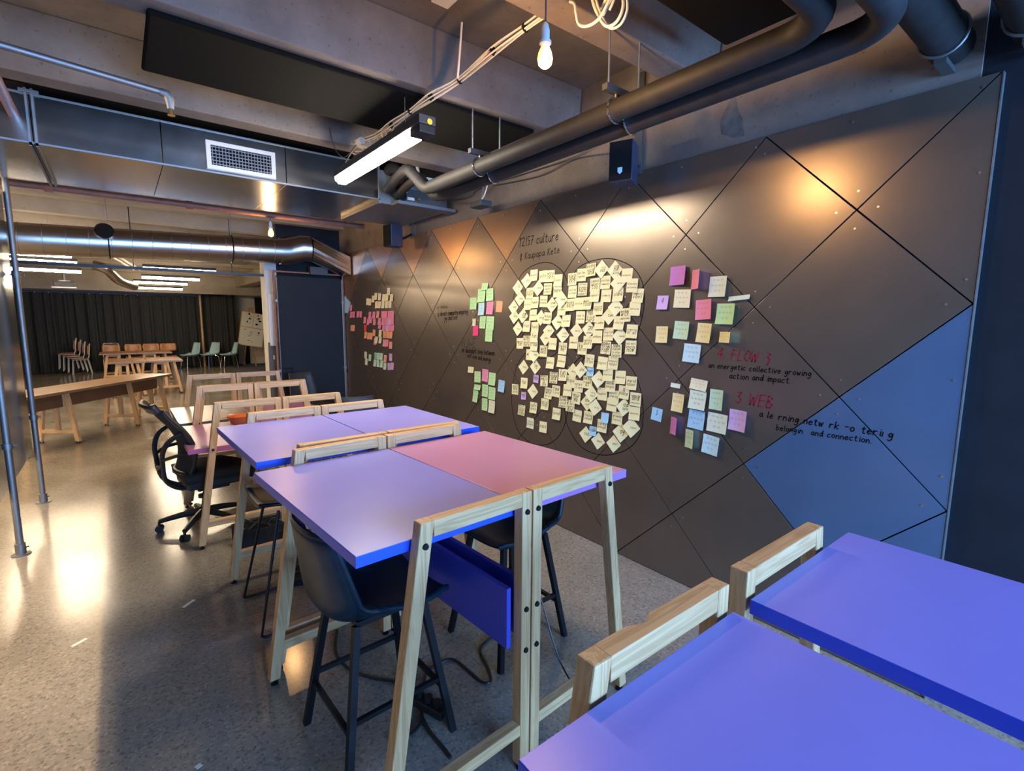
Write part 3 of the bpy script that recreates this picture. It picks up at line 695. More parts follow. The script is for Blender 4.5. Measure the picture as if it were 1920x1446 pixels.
MB().grid(seatf, 13, 13).build('seat_cushion', 'mesh', oc, smooth='all', solid=0.07)
boxpart('seat_pan', (-0.20, -0.20, 0.378), (0.22, 0.20, 0.448), 'black_plastic', oc, 0.015)
def backc(v):      # centre line of the back, v 0 bottom .. 1 top
    return Vector((-0.235 + 0.05 * math.sin(min(1, v / 0.9) * math.pi) - 0.13 * v ** 2.2, 0, 0.51 + 0.50 * v))
def backf(u, v):
    p = backc(v); w = 0.40 + 0.07 * math.sin(v * math.pi) ; e = 2 * u - 1
    return (p.x + 0.055 * e * e, e * w / 2, p.z)
MB().grid(backf, 11, 14).build('back_mesh', 'mesh', oc, smooth='all', solid=0.005)
ring = [backf(0, v / 10) for v in range(11)] + [backf(u / 8, 1) for u in range(1, 8)] + [backf(1, 1 - v / 10) for v in range(11)] + [backf(1 - u / 8, 0) for u in range(1, 9)]
MB().tube(ring, 0.017, 8, cap=False).build('back_frame', 'black_plastic', oc, smooth=True)
MB().grid(lambda u, v: (backc(1).x - 0.01 - 0.05 * v + 0.04 * (2 * u - 1) ** 2, (2 * u - 1) * 0.20, 1.0 + 0.055 * math.sin(v * math.pi / 2)), 9, 5).build('head_roll', 'black_plastic', oc, smooth='all', solid=0.03)
for s in (-1, 1):
    MB().tube([(-0.08, 0.05 * s, 0.37), (-0.22, 0.07 * s, 0.38), (-0.315, 0.08 * s, 0.46), (-0.335, 0.11 * s, 0.60), (-0.335, 0.15 * s, 0.70), (-0.295, 0.19 * s, 0.79), (-0.215, 0.215 * s, 0.84)], 0.017, 8, smooth_path=4).build('back_yoke', 'black_plastic', oc, smooth=True)
    MB().tube([(-0.335, 0.13 * s, 0.64), (-0.26, 0.19 * s, 0.67), (-0.17, 0.21 * s, 0.68)], 0.013, 8, smooth_path=3).build('lumbar_arm', 'black_plastic', oc, smooth=True)
MB().tube([(-0.335, -0.11, 0.60), (-0.345, 0, 0.55), (-0.335, 0.11, 0.60)], 0.018, 8, smooth_path=4).build('yoke_bridge', 'black_plastic', oc, smooth=True)

# ================================================================== shell chairs (grey by the door, teal in the hall)
def shell_chair(name, label, cat, loc, rz, shell, legm, group=None, h=0.82, wid=0.48):
    t = thing(name, label, cat, loc, rz, group)
    MB().grid(lambda u, v: shell_profile(u, v, wid, 0.45, h - 0.45, 0.46), 13, 20).build('seat_shell', shell, t, smooth='all', solid=0.012)
    for x, y in ((0.22, 0.22), (0.22, -0.22), (-0.22, 0.22), (-0.22, -0.22)):
        MB().tube([(x * 0.5, y * 0.55, 0.445), (x * 0.8, y * 0.85, 0.40), (x, y, 0.0)], 0.009, 8).build('leg', legm, t, smooth=True)
    MB().bar((-0.11, 0, 0.437), (0.11, 0, 0.437), 0.20, 0.008).build('seat_plate', legm, t)
    return t
shell_chair('shell_chair', 'charcoal shell chair with tall back against the dark door', 'chair', (2.10, 7.25, 0), -1.2, 'grey_shell', 'black_metal', 'charcoal chairs', 0.94)
shell_chair('shell_chair', 'charcoal shell chair whose rounded back shows behind the purple desk', 'chair', (2.16, 5.85, 0), 1.45, 'grey_shell', 'black_metal', 'charcoal chairs', 0.82, 0.50)
for k, (x, y, rz) in enumerate(((1.80, 19.7, math.pi + 0.35), (2.36, 19.65, math.pi + 0.5), (2.88, 19.35, math.pi + 0.1))):
    shell_chair('teal_chair', 'pale teal shell chair by the curtain, %s of three' % ('leftmost', 'middle', 'rightmost')[k], 'chair', (x, y, 0), rz, 'teal_shell', 'chrome', 'teal chairs by the curtain', 0.88, 0.50)

# ply chairs
def ply_chair(label, loc, rz, frame, group, squareback=False):
    t = thing('plywood_chair', label, 'chair', loc, rz, group)
    MB().grid(lambda u, v: (-0.19 + 0.40 * v, (u - 0.5) * 0.40, 0.45 + 0.02 * abs(2 * u - 1) ** 2 - 0.02 * max(0, v - 0.8) / 0.2), 9, 7).build('seat', 'ply', t, smooth='all', solid=0.014)
    zb0, zb1 = (0.62, 0.86) if squareback else (0.58, 0.86)
    MB().grid(lambda u, v: (-0.215 - 0.03 * v + 0.05 * (2 * u - 1) ** 2, (u - 0.5) * (0.44 - 0.06 * (abs(2 * v - 1) ** 4)), zb0 + (zb1 - zb0) * v), 9, 7).build('backrest', 'ply', t, smooth='all', solid=0.014)
    for s in (-1, 1):
        y = 0.20 * s
        MB().tube([(0.20, y, 0.0), (0.17, y, 0.43), (-0.17, y, 0.43), (-0.24, y, 0.0)], 0.012, 8).build('side_frame', frame, t, smooth=True)
        MB().tube([(-0.17, y, 0.43), (-0.205, y, 0.55), (-0.235, y, 0.84)], 0.011, 8).build('back_upright', frame, t, smooth=True)
    if not squareback:
        MB().tube([(-0.235, -0.20, 0.84), (-0.24, -0.16, 0.90), (-0.24, 0.16, 0.90), (-0.235, 0.20, 0.84)], 0.011, 8).build('back_hoop', frame, t, smooth=True)
    return t
base = HZ(158, 697)
for k in range(4):
    ply_chair('orange plywood chair on white tubes in the stacked group, %s from the right' % ORD[k], (-0.98 - 0.10 * k, 19.75 + 0.05 * k, 0.055 * k), math.pi, 'white', 'stacked white framed chairs')
ply_chair('orange plywood chair with white hoop frame facing the viewer', (-0.24, 19.6, 0), -math.pi / 2, 'white', 'single white framed chair')
for k, px in enumerate((253, 287, 319)):
    p = HY(px, 690, 19.7)
    ply_chair('orange backed chair on dark frame by the curtain, %s from the left' % ORD[k], (p.x, 19.7, 0), -math.pi / 2, 'black_metal', 'dark framed chairs', True)

# ================================================================== timber desks in the hall
def timber_desk(label, loc, rz, w, l, board=True, ztop=0.74, wd='oak_y', frames=None, group='timber desks in the hall'):
    t = thing('timber_desk', label, 'desk', loc, rz, group)
    MB().box((0, 0, ztop - 0.035), (w, l, ztop)).build('tabletop', wd, t, bevel=0.003)
    for b in (frames or (0.09, l - 0.13)):
        for s in (0, 1):
            X = (lambda a: a) if s == 0 else (lambda a: w - a)
            lg = MB().prism([(X(0.03), b, 0.03), (X(0.085), b, 0.03), (X(0.19), b, ztop - 0.036), (X(0.135), b, ztop - 0.036)], (0, 0.045, 0)).build('leg', 'pine_z', t, bevel=0.003)
            for q in (-0.012, 0.03): MB().lathe([(0.014, 0.0), (0.014, 0.008), (0.005, 0.01), (0.005, 0.03)], (X(0.06 + q), b + 0.022, 0), 8).build('levelling_foot', 'black_metal', lg)
        boxpart('post', (w / 2 - 0.025, b, 0.19), (w / 2 + 0.025, b + 0.045, ztop - 0.036), 'pine_z', t)
        MB().box((0.105, b + 0.002, 0.14), (w - 0.105, b + 0.043, 0.188)).build('stretcher', 'pine_x', t)
        MB().box((0.17, b + 0.002, ztop - 0.085), (w / 2 - 0.0255, b + 0.043, ztop - 0.0365)).build('top_bearer', 'pine_x', t)
    if board: boxpart('modesty_board', (w / 2 + 0.028, 0.02, ztop - 0.25), (w / 2 + 0.046, l - 0.02, ztop - 0.04), 'board', t)
    return t
# long table: two desks end to end, long axis turned away from the wall
ang = math.atan2(1.156, 1.548)          # direction of long axis measured from +y towards +x
f0 = Vector((-0.501, 8.776, 0)); dl = Vector((0.598, 0.801, 0)); dn = Vector((-0.801, 0.598, 0))
o1 = f0 - dl * 0.80 + dn * 0.62; o2 = f0 + dl * 0.02 + dn * 0.62
# local y = long axis, local x runs from the far edge to the near edge
o1 = f0 - dl * 0.86 + dn * 0.62
timber_desk('long timber desk nearest the left screen, brown board beneath', (o1.x, o1.y, 0), -ang, 0.62, 0.94, frames=(0.10, 0.84))
o2 = f0 + dl * 0.09 + dn * 0.62
timber_desk('long timber desk joined end on, pointing to the far tables', (o2.x, o2.y, 0), -ang, 0.62, 1.86, frames=(1.02, 1.72))
timber_desk('small timber table, front pair in the far hall, left', (-0.25, 13.3, 0), 0, 0.66, 1.2, False, 0.76)
timber_desk('small timber table, front pair in the far hall, right', (0.415, 13.35, 0), 0, 0.66, 1.2, False, 0.76)
timber_desk('small timber table, back pair in the far hall, left', (-0.46, 16.6, 0), 0, 0.78, 1.1, False, 0.76)
timber_desk('small timber table, back pair in the far hall, right', (0.325, 16.6, 0), 0, 0.78, 1.1, False, 0.76)

# ================================================================== left screen on poles
for k, (x, y, z1) in enumerate(((-0.668, 6.133, 2.98), (-0.676, 4.842, 2.79))):
    t = thing('scaffold_pole', ('galvanised floor pole farther back on the left with flange foot', 'galvanised floor pole at the left edge nearest the viewer')[k], 'pole', (x, y, 0), group='galvanised poles')
    MB().tube([(0, 0, 0.0), (0, 0, z1)], 0.0215, 16).build('tube', 'steel', t, smooth=True)
    MB().lathe([(0.055, 0.0), (0.055, 0.006), (0.030, 0.008), (0.030, 0.085), (0.0216, 0.087)], (0, 0, 0), 18).build('flange_foot', 'steel', t, smooth=True)
    MB().tube([(0.02, 0, 0.05), (0.045, 0, 0.05)], 0.006, 6).build('grub_screw', 'steel', t)
    for z in (0.80, 2.06):
        MB().lathe([(0.030, z - 0.02), (0.030, z + 0.02)], (0, 0, 0), 14).tube([(-0.04, 0, z), (0.05, 0, z)], 0.007, 8).build('clamp', 'steel', t, smooth=True)
scr = thing('screen_panel', 'tall glossy grey-green screen panel hung on the poles at left edge', 'screen', (-0.728, 3.4, 0.0))
for k, (a, b) in enumerate(((-4.4, -1.45), (-1.44, 0.48), (0.49, 2.93))):
    boxpart('board', (-0.006, a, 0.45), (0.006, b, 2.75), 'glossy_board', scr)

# ================================================================== dark sliding door on a pipe frame
dr = MB().box((1.80, 7.70, 0.04), (2.73, 7.735, 2.30)).build('door_1', plain('dark_door_board', (0.010, 0.011, 0.015), 0.65, spec=0.3, vary=0.1, scale=5)); tag(dr, 'dark sliding door on a pipe frame', kind='structure')
MB().tube([(1.765, 7.70, 0.0), (1.765, 7.70, 2.36), (2.745, 7.70, 2.36), (2.745, 7.70, 0.0)], 0.021, 12).build('pipe_frame', 'rust', dr, smooth=True)
MB().tube([(1.80, 7.685, 0.1), (1.80, 7.685, 2.28)], 0.008, 8).build('edge_rod', 'steel', dr)
MB().tube([(2.725, 7.685, 0.1), (2.725, 7.685, 2.28)], 0.010, 8).build('edge_rod', 'steel', dr)
for x in (1.785, 2.735):
    for z in (0.95, 1.95):
        MB().lathe([(0.03, z - 0.02), (0.03, z + 0.02)], (x, 7.695, 0), 10).build('clamp', 'steel', dr)
ha = HY(548, 690, 7.70)
MB().tube([(1.83, 7.70, 0.98), (1.95, 7.68, 0.98), (1.95, 7.68, 0.72), (1.83, 7.70, 0.72)], 0.009, 8).build('handle_loop', 'black_metal', dr)
boxpart('door_closer', (2.25, 7.62, 2.34), (2.50, 7.70, 2.45), 'grey_shell', dr)
t = MB().box((1.72, 7.86, 1.30), (1.79, 7.925, 2.06)).build('wall_lamp_box', 'white_plastic', bevel=0.008); tag(t, 'narrow pale box mounted upright on the white column', 'wall box')
t = MB().box((1.755, 7.915, 1.10), (1.775, 7.9205, 1.16)).build('light_switch', 'white_plastic'); tag(t, 'small white switch below the box on the column', 'switch')

# ================================================================== curtains
def curtain(label, pts, z0, z1, seed, folds):
    t = thing('curtain', label, 'curtain', (pts[0][0], pts[0][1], 0), group='black curtains')
    rng = random.Random(seed)
    P = [Vector((p[0] - pts[0][0], p[1] - pts[0][1], 0)) for p in pts]
    total = sum((P[i + 1] - P[i]).length for i in range(len(P) - 1))
    def along(s):
        d = s * total
        for i in range(len(P) - 1):
            L = (P[i + 1] - P[i]).length
            if d <= L or i == len(P) - 2:
                q = (P[i + 1] - P[i]) / L; return P[i] + q * d, Vector((q.y, -q.x, 0))
            d -= L
    ph = [rng.uniform(0, 6.28) for _ in range(4)]
    def fn(u, v):
        p, n = along(u); s = u * folds * 2 * math.pi
        a = 0.055 * math.sin(s + 0.7 * math.sin(u * 23 + ph[0]) + 0.25 * v) + 0.035 * math.sin(1.73 * s + ph[1] + 0.6 * v) + 0.02 * math.sin(3.1 * s + ph[2])
        q = p + n * a * (0.55 + 0.6 * (1 - v))
        return (q.x, q.y, z0 + (z1 - z0) * v)
    MB().grid(fn, int(folds * 12), 7).build('cloth', 'curtain', t, smooth='all')
    MB().tube([(p.x, p.y, z1 + 0.03) for p in P], 0.018, 8).build('track', 'steel', t)
    for k in range(int(total / 0.3)):
        p, n = along((k + 0.5) / int(total / 0.3)); boxpart('hook', (p.x - 0.008, p.y - 0.012, z1 - 0.02), (p.x + 0.008, p.y + 0.012, z1 + 0.03), 'white_plastic', t)
    return t
curtain('long black pleated curtain across the back of the hall', [(-7.5, 20.35), (2.22, 20.35)], 0.02, 2.42, 3, 42)
curtain('short black curtain to the right of the teal chairs', [(2.30, 20.45), (3.32, 20.1)], 0.02, 2.50, 5, 6)
t = MB().tube([(2.255, 20.2, 0), (2.255, 20.2, 2.6)], 0.035, 10).build('timber_pole', 'pine_z'); tag(t, 'thin wooden pole between the two curtains', 'pole')

# ================================================================== easel with pin board
ez = thing('easel', 'wooden easel holding a tilted poster board', 'easel', (3.82, 19.9, 0), 0)
for x0, y0, x1, y1 in ((-0.06, -0.28, -0.12, 0.0), (0.30, -0.28, -0.02, 0.0), (-0.32, 0.45, -0.10, 0.06)):
    MB().bar((x0, y0, 0.0), (x1, y1, 2.05), 0.045, 0.03, up=(0, 1, 0)).build('leg', 'oak_x', ez)
MB().bar((-0.08, -0.25, 0.35), (0.25, -0.25, 0.35), 0.04, 0.03).build('cross_bar', 'oak_x', ez)
MB().bar((0.03, -0.24, 0.35), (-0.02, -0.10, 1.0), 0.03, 0.02, up=(0, 1, 0)).build('centre_bar', 'oak_x', ez)
boxpart('clamp_block', (-0.12, -0.04, 1.98), (0.02, 0.03, 2.08), 'oak_x', ez)
pb = thing('poster_board', 'tilted board with printed black and white sheets on the easel', 'board', tuple(HY(473, 618, 19.55)), 0)
pb.rotation_euler = (math.radians(-8), math.radians(11), 0)
boxpart('frame', (-0.39, 0.0, -0.60), (0.39, 0.03, 0.60), 'pine_x', pb, 0.004)
for (x0, z0, x1, z1) in ((-0.37, 0.07, -0.01, 0.57), (0.01, 0.07, 0.37, 0.57), (-0.37, -0.57, 0.37, 0.04)):
    s_ = boxpart('sheet', (x0, -0.004, z0), (x1, -0.001, z1), 'paper', pb)
    rg = random.Random(int((x0 + z0) * 100))
    mk = MB()
    for q in range(9):
        cx_, cz_ = rg.uniform(x0 + 0.06, x1 - 0.10), rg.uniform(z0 + 0.05, z1 - 0.06)
        mk.box((cx_, -0.0055, cz_), (cx_ + rg.uniform(0.03, 0.09), -0.0042, cz_ + rg.choice((0.012, 0.015, 0.05))))
    mk.build('print_marks', 'ink', s_)

# projector and flexible ducts in the hall
pj_ = HY(121, 533, 14.5)
t = thing('projector', 'pale ceiling projector hanging before the long curtain', 'projector', (pj_.x, 14.5, pj_.z), 0)
boxpart('body', (-0.17, -0.14, -0.06), (0.17, 0.14, 0.05), 'grey_shell', t, 0.015)
boxpart('front_edge', (-0.20, -0.16, -0.085), (0.20, -0.13, -0.06), 'white_plastic', t)
MB().tube([(0, 0, 0.05), (0, 0, SLAB - pj_.z)], 0.02, 10).build('mount_pole', 'steel', t)
MB().lathe([(0.09, 0.05), (0.11, 0.08)], (0, 0, 0), 14).build('mount_plate', 'white_plastic', t)
t = thing('flexible_duct', 'silver flexible duct curving down in the far hall', 'duct', (0.3, 12.5, 2.75))
MB().tube([HY(175, 497, 12.5), HY(200, 505, 12.5), HY(222, 525, 13.0), HY(252, 537, 13.5)], 0.09, 14, smooth_path=6).build('hose', 'galv_round', t, smooth=True, loc=(-0.3, -12.5, -2.75))
fq = HY(200, 505, 12.5)
MB().tube([(fq.x - 0.3, 0, fq.z - 2.75 + 0.08), (fq.x - 0.3, 0, SLAB - 2.75)], 0.004, 6).build('hanger_wire', 'steel', t)
t = thing('conduit_pair', 'two pale conduits running up the hall ceiling', 'conduit', (0.4, 11.0, 2.8))
for dx in (0, 0.12):
    MB().tube([HZ(200 + dx * 100, 475, 2.85), HZ(250 + dx * 100, 505, 2.85)], 0.03, 8).build('conduit', 'white_plastic', t, smooth=True, loc=(-0.4, -11.0, -2.8))
t = thing('ceiling_cassette', 'grey air unit high in the far hall beside the tube lights', 'air unit', (1.45, 11.2, 2.80))
boxpart('casing', (-0.35, 0, 0), (0.75, 0.6, 0.22), 'steel', t, 0.01)
boxpart('side_louvre', (-0.36, 0.05, 0.03), (-0.351, 0.55, 0.19), 'grey_shell', t)
# ================================================================== speakers and cabling
def speaker(label, c, rz, tilt, w, h, d, badge):
    t = thing('wall_speaker', label, 'speaker', tuple(c), rz, 'small wall speakers')
    b = MB().prism([(-d / 2, -w / 2, -h / 2), (-d / 2, w / 2, -h / 2), (d / 2, w / 2 * 0.75, -h / 2), (d / 2, -w / 2 * 0.75, -h / 2)], (0, 0, h)).build('cabinet', 'navy_plastic', t, bevel=0.006)
    boxpart('front_cloth', (-d / 2 - 0.006, -w / 2 + 0.006, -h / 2 + 0.006), (-d / 2 - 0.0005, w / 2 - 0.006, h / 2 - 0.006), 'black', t)
    if badge: MB().prism([(-d / 2 - 0.009, y, z) for y, z in ((-0.014, -0.04), (0.014, -0.04), (0.014, -0.066), (0, -0.078), (-0.014, -0.066))], (0.003, 0, 0)).build('shield_badge', 'teal_shell', t)
    MB().tube([(d / 2, 0, 0), (d / 2 + 0.05, 0, -0.01), (2.765 - c[0], 0, 0.05)], 0.014, 8).build('bracket_arm', 'black_metal', t)
    boxpart('bracket_plate', (2.755 - c[0], -0.025, 0.0), (2.771 - c[0], 0.025, 0.62), 'grey_shell', t)
    for o in t.children:
        pass
    return t
c = HX(1172, 308, 2.52); speaker('navy wall speaker with a pale shield badge under the pipes', (2.52, c.y, c.z), 0.35, 0, 0.15, 0.235, 0.16, True)
c = HX(738, 443, 2.52); speaker('navy wall speaker above the far copper triangles', (2.52, c.y, c.z), 0.1, 0, 0.17, 0.24, 0.16, False)
c = HX(903, 383, 2.60)
t = thing('camera_bracket', 'small dark clamp light hanging from the beam between speakers', 'bracket', tuple(c))
boxpart('lamp_body', (-0.07, -0.09, -0.03), (0.05, 0.09, 0.02), 'grey_shell', t, 0.01)
MB().tube([(0, 0, 0.02), (0.02, 0, 0.16)], 0.008, 8).build('drop_rod', 'steel', t)
MB().tube([(0.02, -0.05, 0.22), (0.0, -0.09, 0.15), (-0.02, -0.06, 0.05), (-0.03, 0.0, 0.02)], 0.005, 6, smooth_path=4).build('white_lead', 'cable_white', t, smooth=True)
# thin cables slung along the concrete beam
def cable(label, pts, r, m, name='cable', k=6, cat='cable', group=None):
    P = [Vector(p) for p in pts]
    t = tag(MB().tube([p - P[0] for p in P], r, 6, smooth_path=k).build(name, m, smooth=True, loc=tuple(P[0])), label, cat, group)
    return t
cable('thin grey cable drooping along the concrete beam, upper strand', [HX(925, 343, 2.755), HX(1000, 320, 2.745), (HX(1085, 290, 2.74)), HX(1155, 250, 2.755), HX(1200, 232, 2.76)], 0.004, 'grey_shell', group='beam cables')
cable('thin grey cable drooping along the concrete beam, lower strand', [HX(925, 348, 2.755), HX(1010, 330, 2.745), HX(1075, 298, 2.74), HX(1150, 287, 2.70)], 0.004, 'grey_shell', group='beam cables')
cable('black lead running from the pipes to the small dark clamp light', [HX(840, 378, 2.6), HX(880, 370, 2.6), HX(893, 358, 2.62), HX(905, 352, 2.62)], 0.006, 'black_plastic')
# bundle of cream cables from the ceiling to the tube light
bund = thing('cable_bundle', 'bundle of cream cables tied together leading to the tube light', 'cable', (1.315, 2.6, 2.75))
base_px = [(1052, 2, 1.60), (985, 52, 1.56), (925, 96, 1.52), (862, 150, 1.51), (808, 182, 1.42), (770, 208, 1.39), (735, 235, 1.36), (705, 255, 1.34), (668, 268, 1.42)]
B0 = Vector((1.315, 2.6, 2.75))
bp = [HX(px_, py_, 1.60 - (1.60 - x_) * 0.62) for px_, py_, x_ in base_px]
rg = random.Random(4)
for q in range(5):
    off = Vector((0.012 * math.cos(q * 1.256), 0.006 * math.sin(q * 2.2), 0.014 * math.sin(q * 1.256)))
    MB().tube([p - B0 + off * (1 if i % 2 else 1.5) + Vector((rg.uniform(-.003, .003), 0, rg.uniform(-.004, .004))) for i, p in enumerate(bp)], 0.0045, 6, smooth_path=4).build('cable_strand', 'cable_white', bund, smooth=True)
for i in (1, 2, 3, 4, 5, 6):
    p = bp[i] - B0; d = (bp[i + 1] - bp[i]).normalized()
    MB().tube([p - d * 0.004, p + d * 0.004], 0.021, 8).build('cable_tie', 'black', bund)
for q in range(5):   # loose loops near the tube light
    x = 1.43
    a = HX(740 - q * 12, 236 + q * 6, x); b_ = HX(700 + rg.uniform(-20, 20), 290 + rg.uniform(-12, 6), x); c2 = HX(668 + rg.uniform(-10, 12), 275 + rg.uniform(-8, 10), x)
    MB().tube([a - B0, (a + b_) / 2 - B0 + Vector((0.02, 0, -0.02)), b_ - B0, c2 - B0], 0.0045, 6, smooth_path=5).build('loose_loop', 'cable_white', bund, smooth=True)
pl = HX(676, 266, 1.43)
MB().lathe([(0.022, -0.035), (0.026, -0.02), (0.026, 0.03), (0.016, 0.035)], pl - B0, 14, 'y').build('ceiling_plug', 'white_plastic', bund, smooth=True)
for q, (px, py) in enumerate(((668, 290), (640, 320))):
    a = HX(px, py, 1.42); MB().tube([HX(676, 268, 1.43) - B0, HX(660, 285, 1.43) - B0, a - B0], 0.004, 6, smooth_path=4).build('lamp_lead', 'cable_white', bund, smooth=True)
MB().tube([HX(866, 42, 1.51) - B0 + Vector((0, 0, 0.0)), HX(862, 100, 1.51) - B0, HX(858, 148, 1.51) - B0], 0.006, 6).build('drop_cable', 'cable_white', bund)
# coil of spare cream cable at the top
co = thing('cable_coil', 'coil of spare cream cable hanging beside the bulb', 'cable', (1.75, 1.6, 3.1))
C0 = Vector((1.75, 1.6, 3.1))
path = [(1052, 2), (1075, 5), (1080, 25), (1085, 45), (1100, 49), (1120, 38), (1135, 15), (1145, -15), (1130, -35), (1110, -15), (1118, 20), (1135, 48), (1155, 42), (1168, 15), (1165, -15), (1150, -35), (1140, -10), (1128, 15), (1120, 25), (1112, 5), (1105, -30)]
MB().tube([HX(px, py, 1.60 + 0.004 * i) - C0 for i, (px, py) in enumerate(path)], 0.006, 8, smooth_path=6).build('loop', 'cable_white', co, smooth=True)
MB().tube([HX(px + 8, py + 4, 1.63 + 0.004 * i) - C0 for i, (px, py) in enumerate(path[6:])], 0.005, 8, smooth_path=6).build('loop', 'cable_white', co, smooth=True)
tag(MB().box(tuple(Vector((-0.05, -0.06, 0)) + HZ(835, 0, SLAB - 0.012)), tuple(Vector((0.05, 0.06, 0.011)) + HZ(835, 0, SLAB - 0.012))).build('ceiling_label', 'paper'), 'small white plate stuck on the ceiling slab', 'plate')
# thin stray wires hanging by the acoustic panel
cable('thin grey wire hanging in a curve left of the tube light', [HX(607, 120, 1.36), HX(613, 200, 1.36), HX(625, 270, 1.36), HX(645, 295, 1.39), HX(668, 272, 1.42)], 0.003, 'grey_shell')

# floor cables and things under the desks
z = 0.008
def fl(px, py): p = HZ(px, py); p.z = 0.009; return p
cable('black power cable curving over the floor under the lavender desk', [fl(632, 1185), fl(630, 1225), fl(655, 1258), fl(700, 1275), fl(745, 1282), fl(775, 1300), fl(790, 1330), fl(788, 1360), fl(765, 1385), fl(735, 1395)], 0.007, 'black_plastic', group='floor cables')
cable('black cable looping on the floor beside the blue boards', [fl(795, 1290), fl(800, 1265), fl(820, 1248), fl(850, 1240), fl(880, 1262), fl(905, 1283), fl(920, 1280), fl(915, 1255), fl(900, 1222), fl(912, 1205), fl(922, 1198)], 0.007, 'black_plastic', group='floor cables')
cable('thin black lead hanging from the pink desk to the floor', [HX(1004, 1010, 1.44), HX(1007, 1090, 1.44), HX(1025, 1160, 1.45), HX(1050, 1240, 1.45), HX(1085, 1302, 1.45)], 0.004, 'black_plastic', group='floor cables')
cable('black lead trailing from the power strip towards the front', [fl(790, 1345), fl(805, 1375), fl(830, 1405), fl(845, 1425)], 0.008, 'black_plastic', group='floor cables')
p = HZ(795, 1325)
t = thing('power_strip', 'black power strip lying on the floor behind the front stool', 'power strip', (p.x, p.y, 0), 1.9)
boxpart('body', (-0.12, -0.028, 0.0), (0.12, 0.028, 0.04), 'black_plastic', t, 0.006)
for q in range(4): MB().lathe([(0.018, 0.04), (0.018, 0.065)], (-0.08 + 0.052 * q, 0, 0), 10).build('plug', 'black_plastic', t)
# black floor grate / cable trough and bag under the second row
a, b = HZ(470, 1000), HZ(575, 1060)
t = thing('cable_mat', 'black ribbed cable mat on the floor under the second row', 'mat', (0.88, 3.42, 0), -0.35)
boxpart('mat', (-0.11, -0.25, 0), (0.11, 0.62, 0.02), 'mesh', t)
for q in range(8): boxpart('rib', (-0.105, -0.22 + 0.105 * q, 0.02), (0.105, -0.19 + 0.105 * q, 0.026), 'black_plastic', t)
t = thing('cable_tray_basket', 'black basket of tangled cables under the purple desk', 'basket', (0.72, 3.98, 0))
MB().grid(lambda u, v: ((u - 0.5) * 0.34, -0.1 + 0.02 * math.sin(u * 9), 0.05 + v * 0.12), 8, 5).build('side', 'mesh', t, solid=0.006)
MB().grid(lambda u, v: ((u - 0.5) * 0.34, 0.1, 0.05 + v * 0.12), 8, 5).build('side', 'mesh', t, solid=0.006)
for q in range(5):
    MB().tube([(rg.uniform(-.16, .16), rg.uniform(-.12, .1), rg.uniform(0.02, .2)) for _ in range(5)], 0.006, 6, smooth_path=5).build('tangled_cable', 'black_plastic', t, smooth=True)
boxpart('base', (-0.17, -0.1, 0.0), (0.17, 0.1, 0.05), 'black_plastic', t)
for q, (px, py, w_, rz) in enumerate(((354, 1132, 0.085, 0.75), (149, 1205, 0.07, 0.6), (372, 1437, 0.02, 0.4))):
    p = HZ(px, py); t = MB().box((-w_ / 2, -0.010, 0), (w_ / 2, 0.010, 0.0015)).build('tape_scrap', 'paper', loc=(p.x, p.y, 0)); t.rotation_euler[2] = rz
    tag(t, ('strip of pale tape on the floor beside the sled stool', 'torn pale tape scrap on the floor at far left', 'tiny white paper scrap on the floor at the bottom')[q], 'tape')

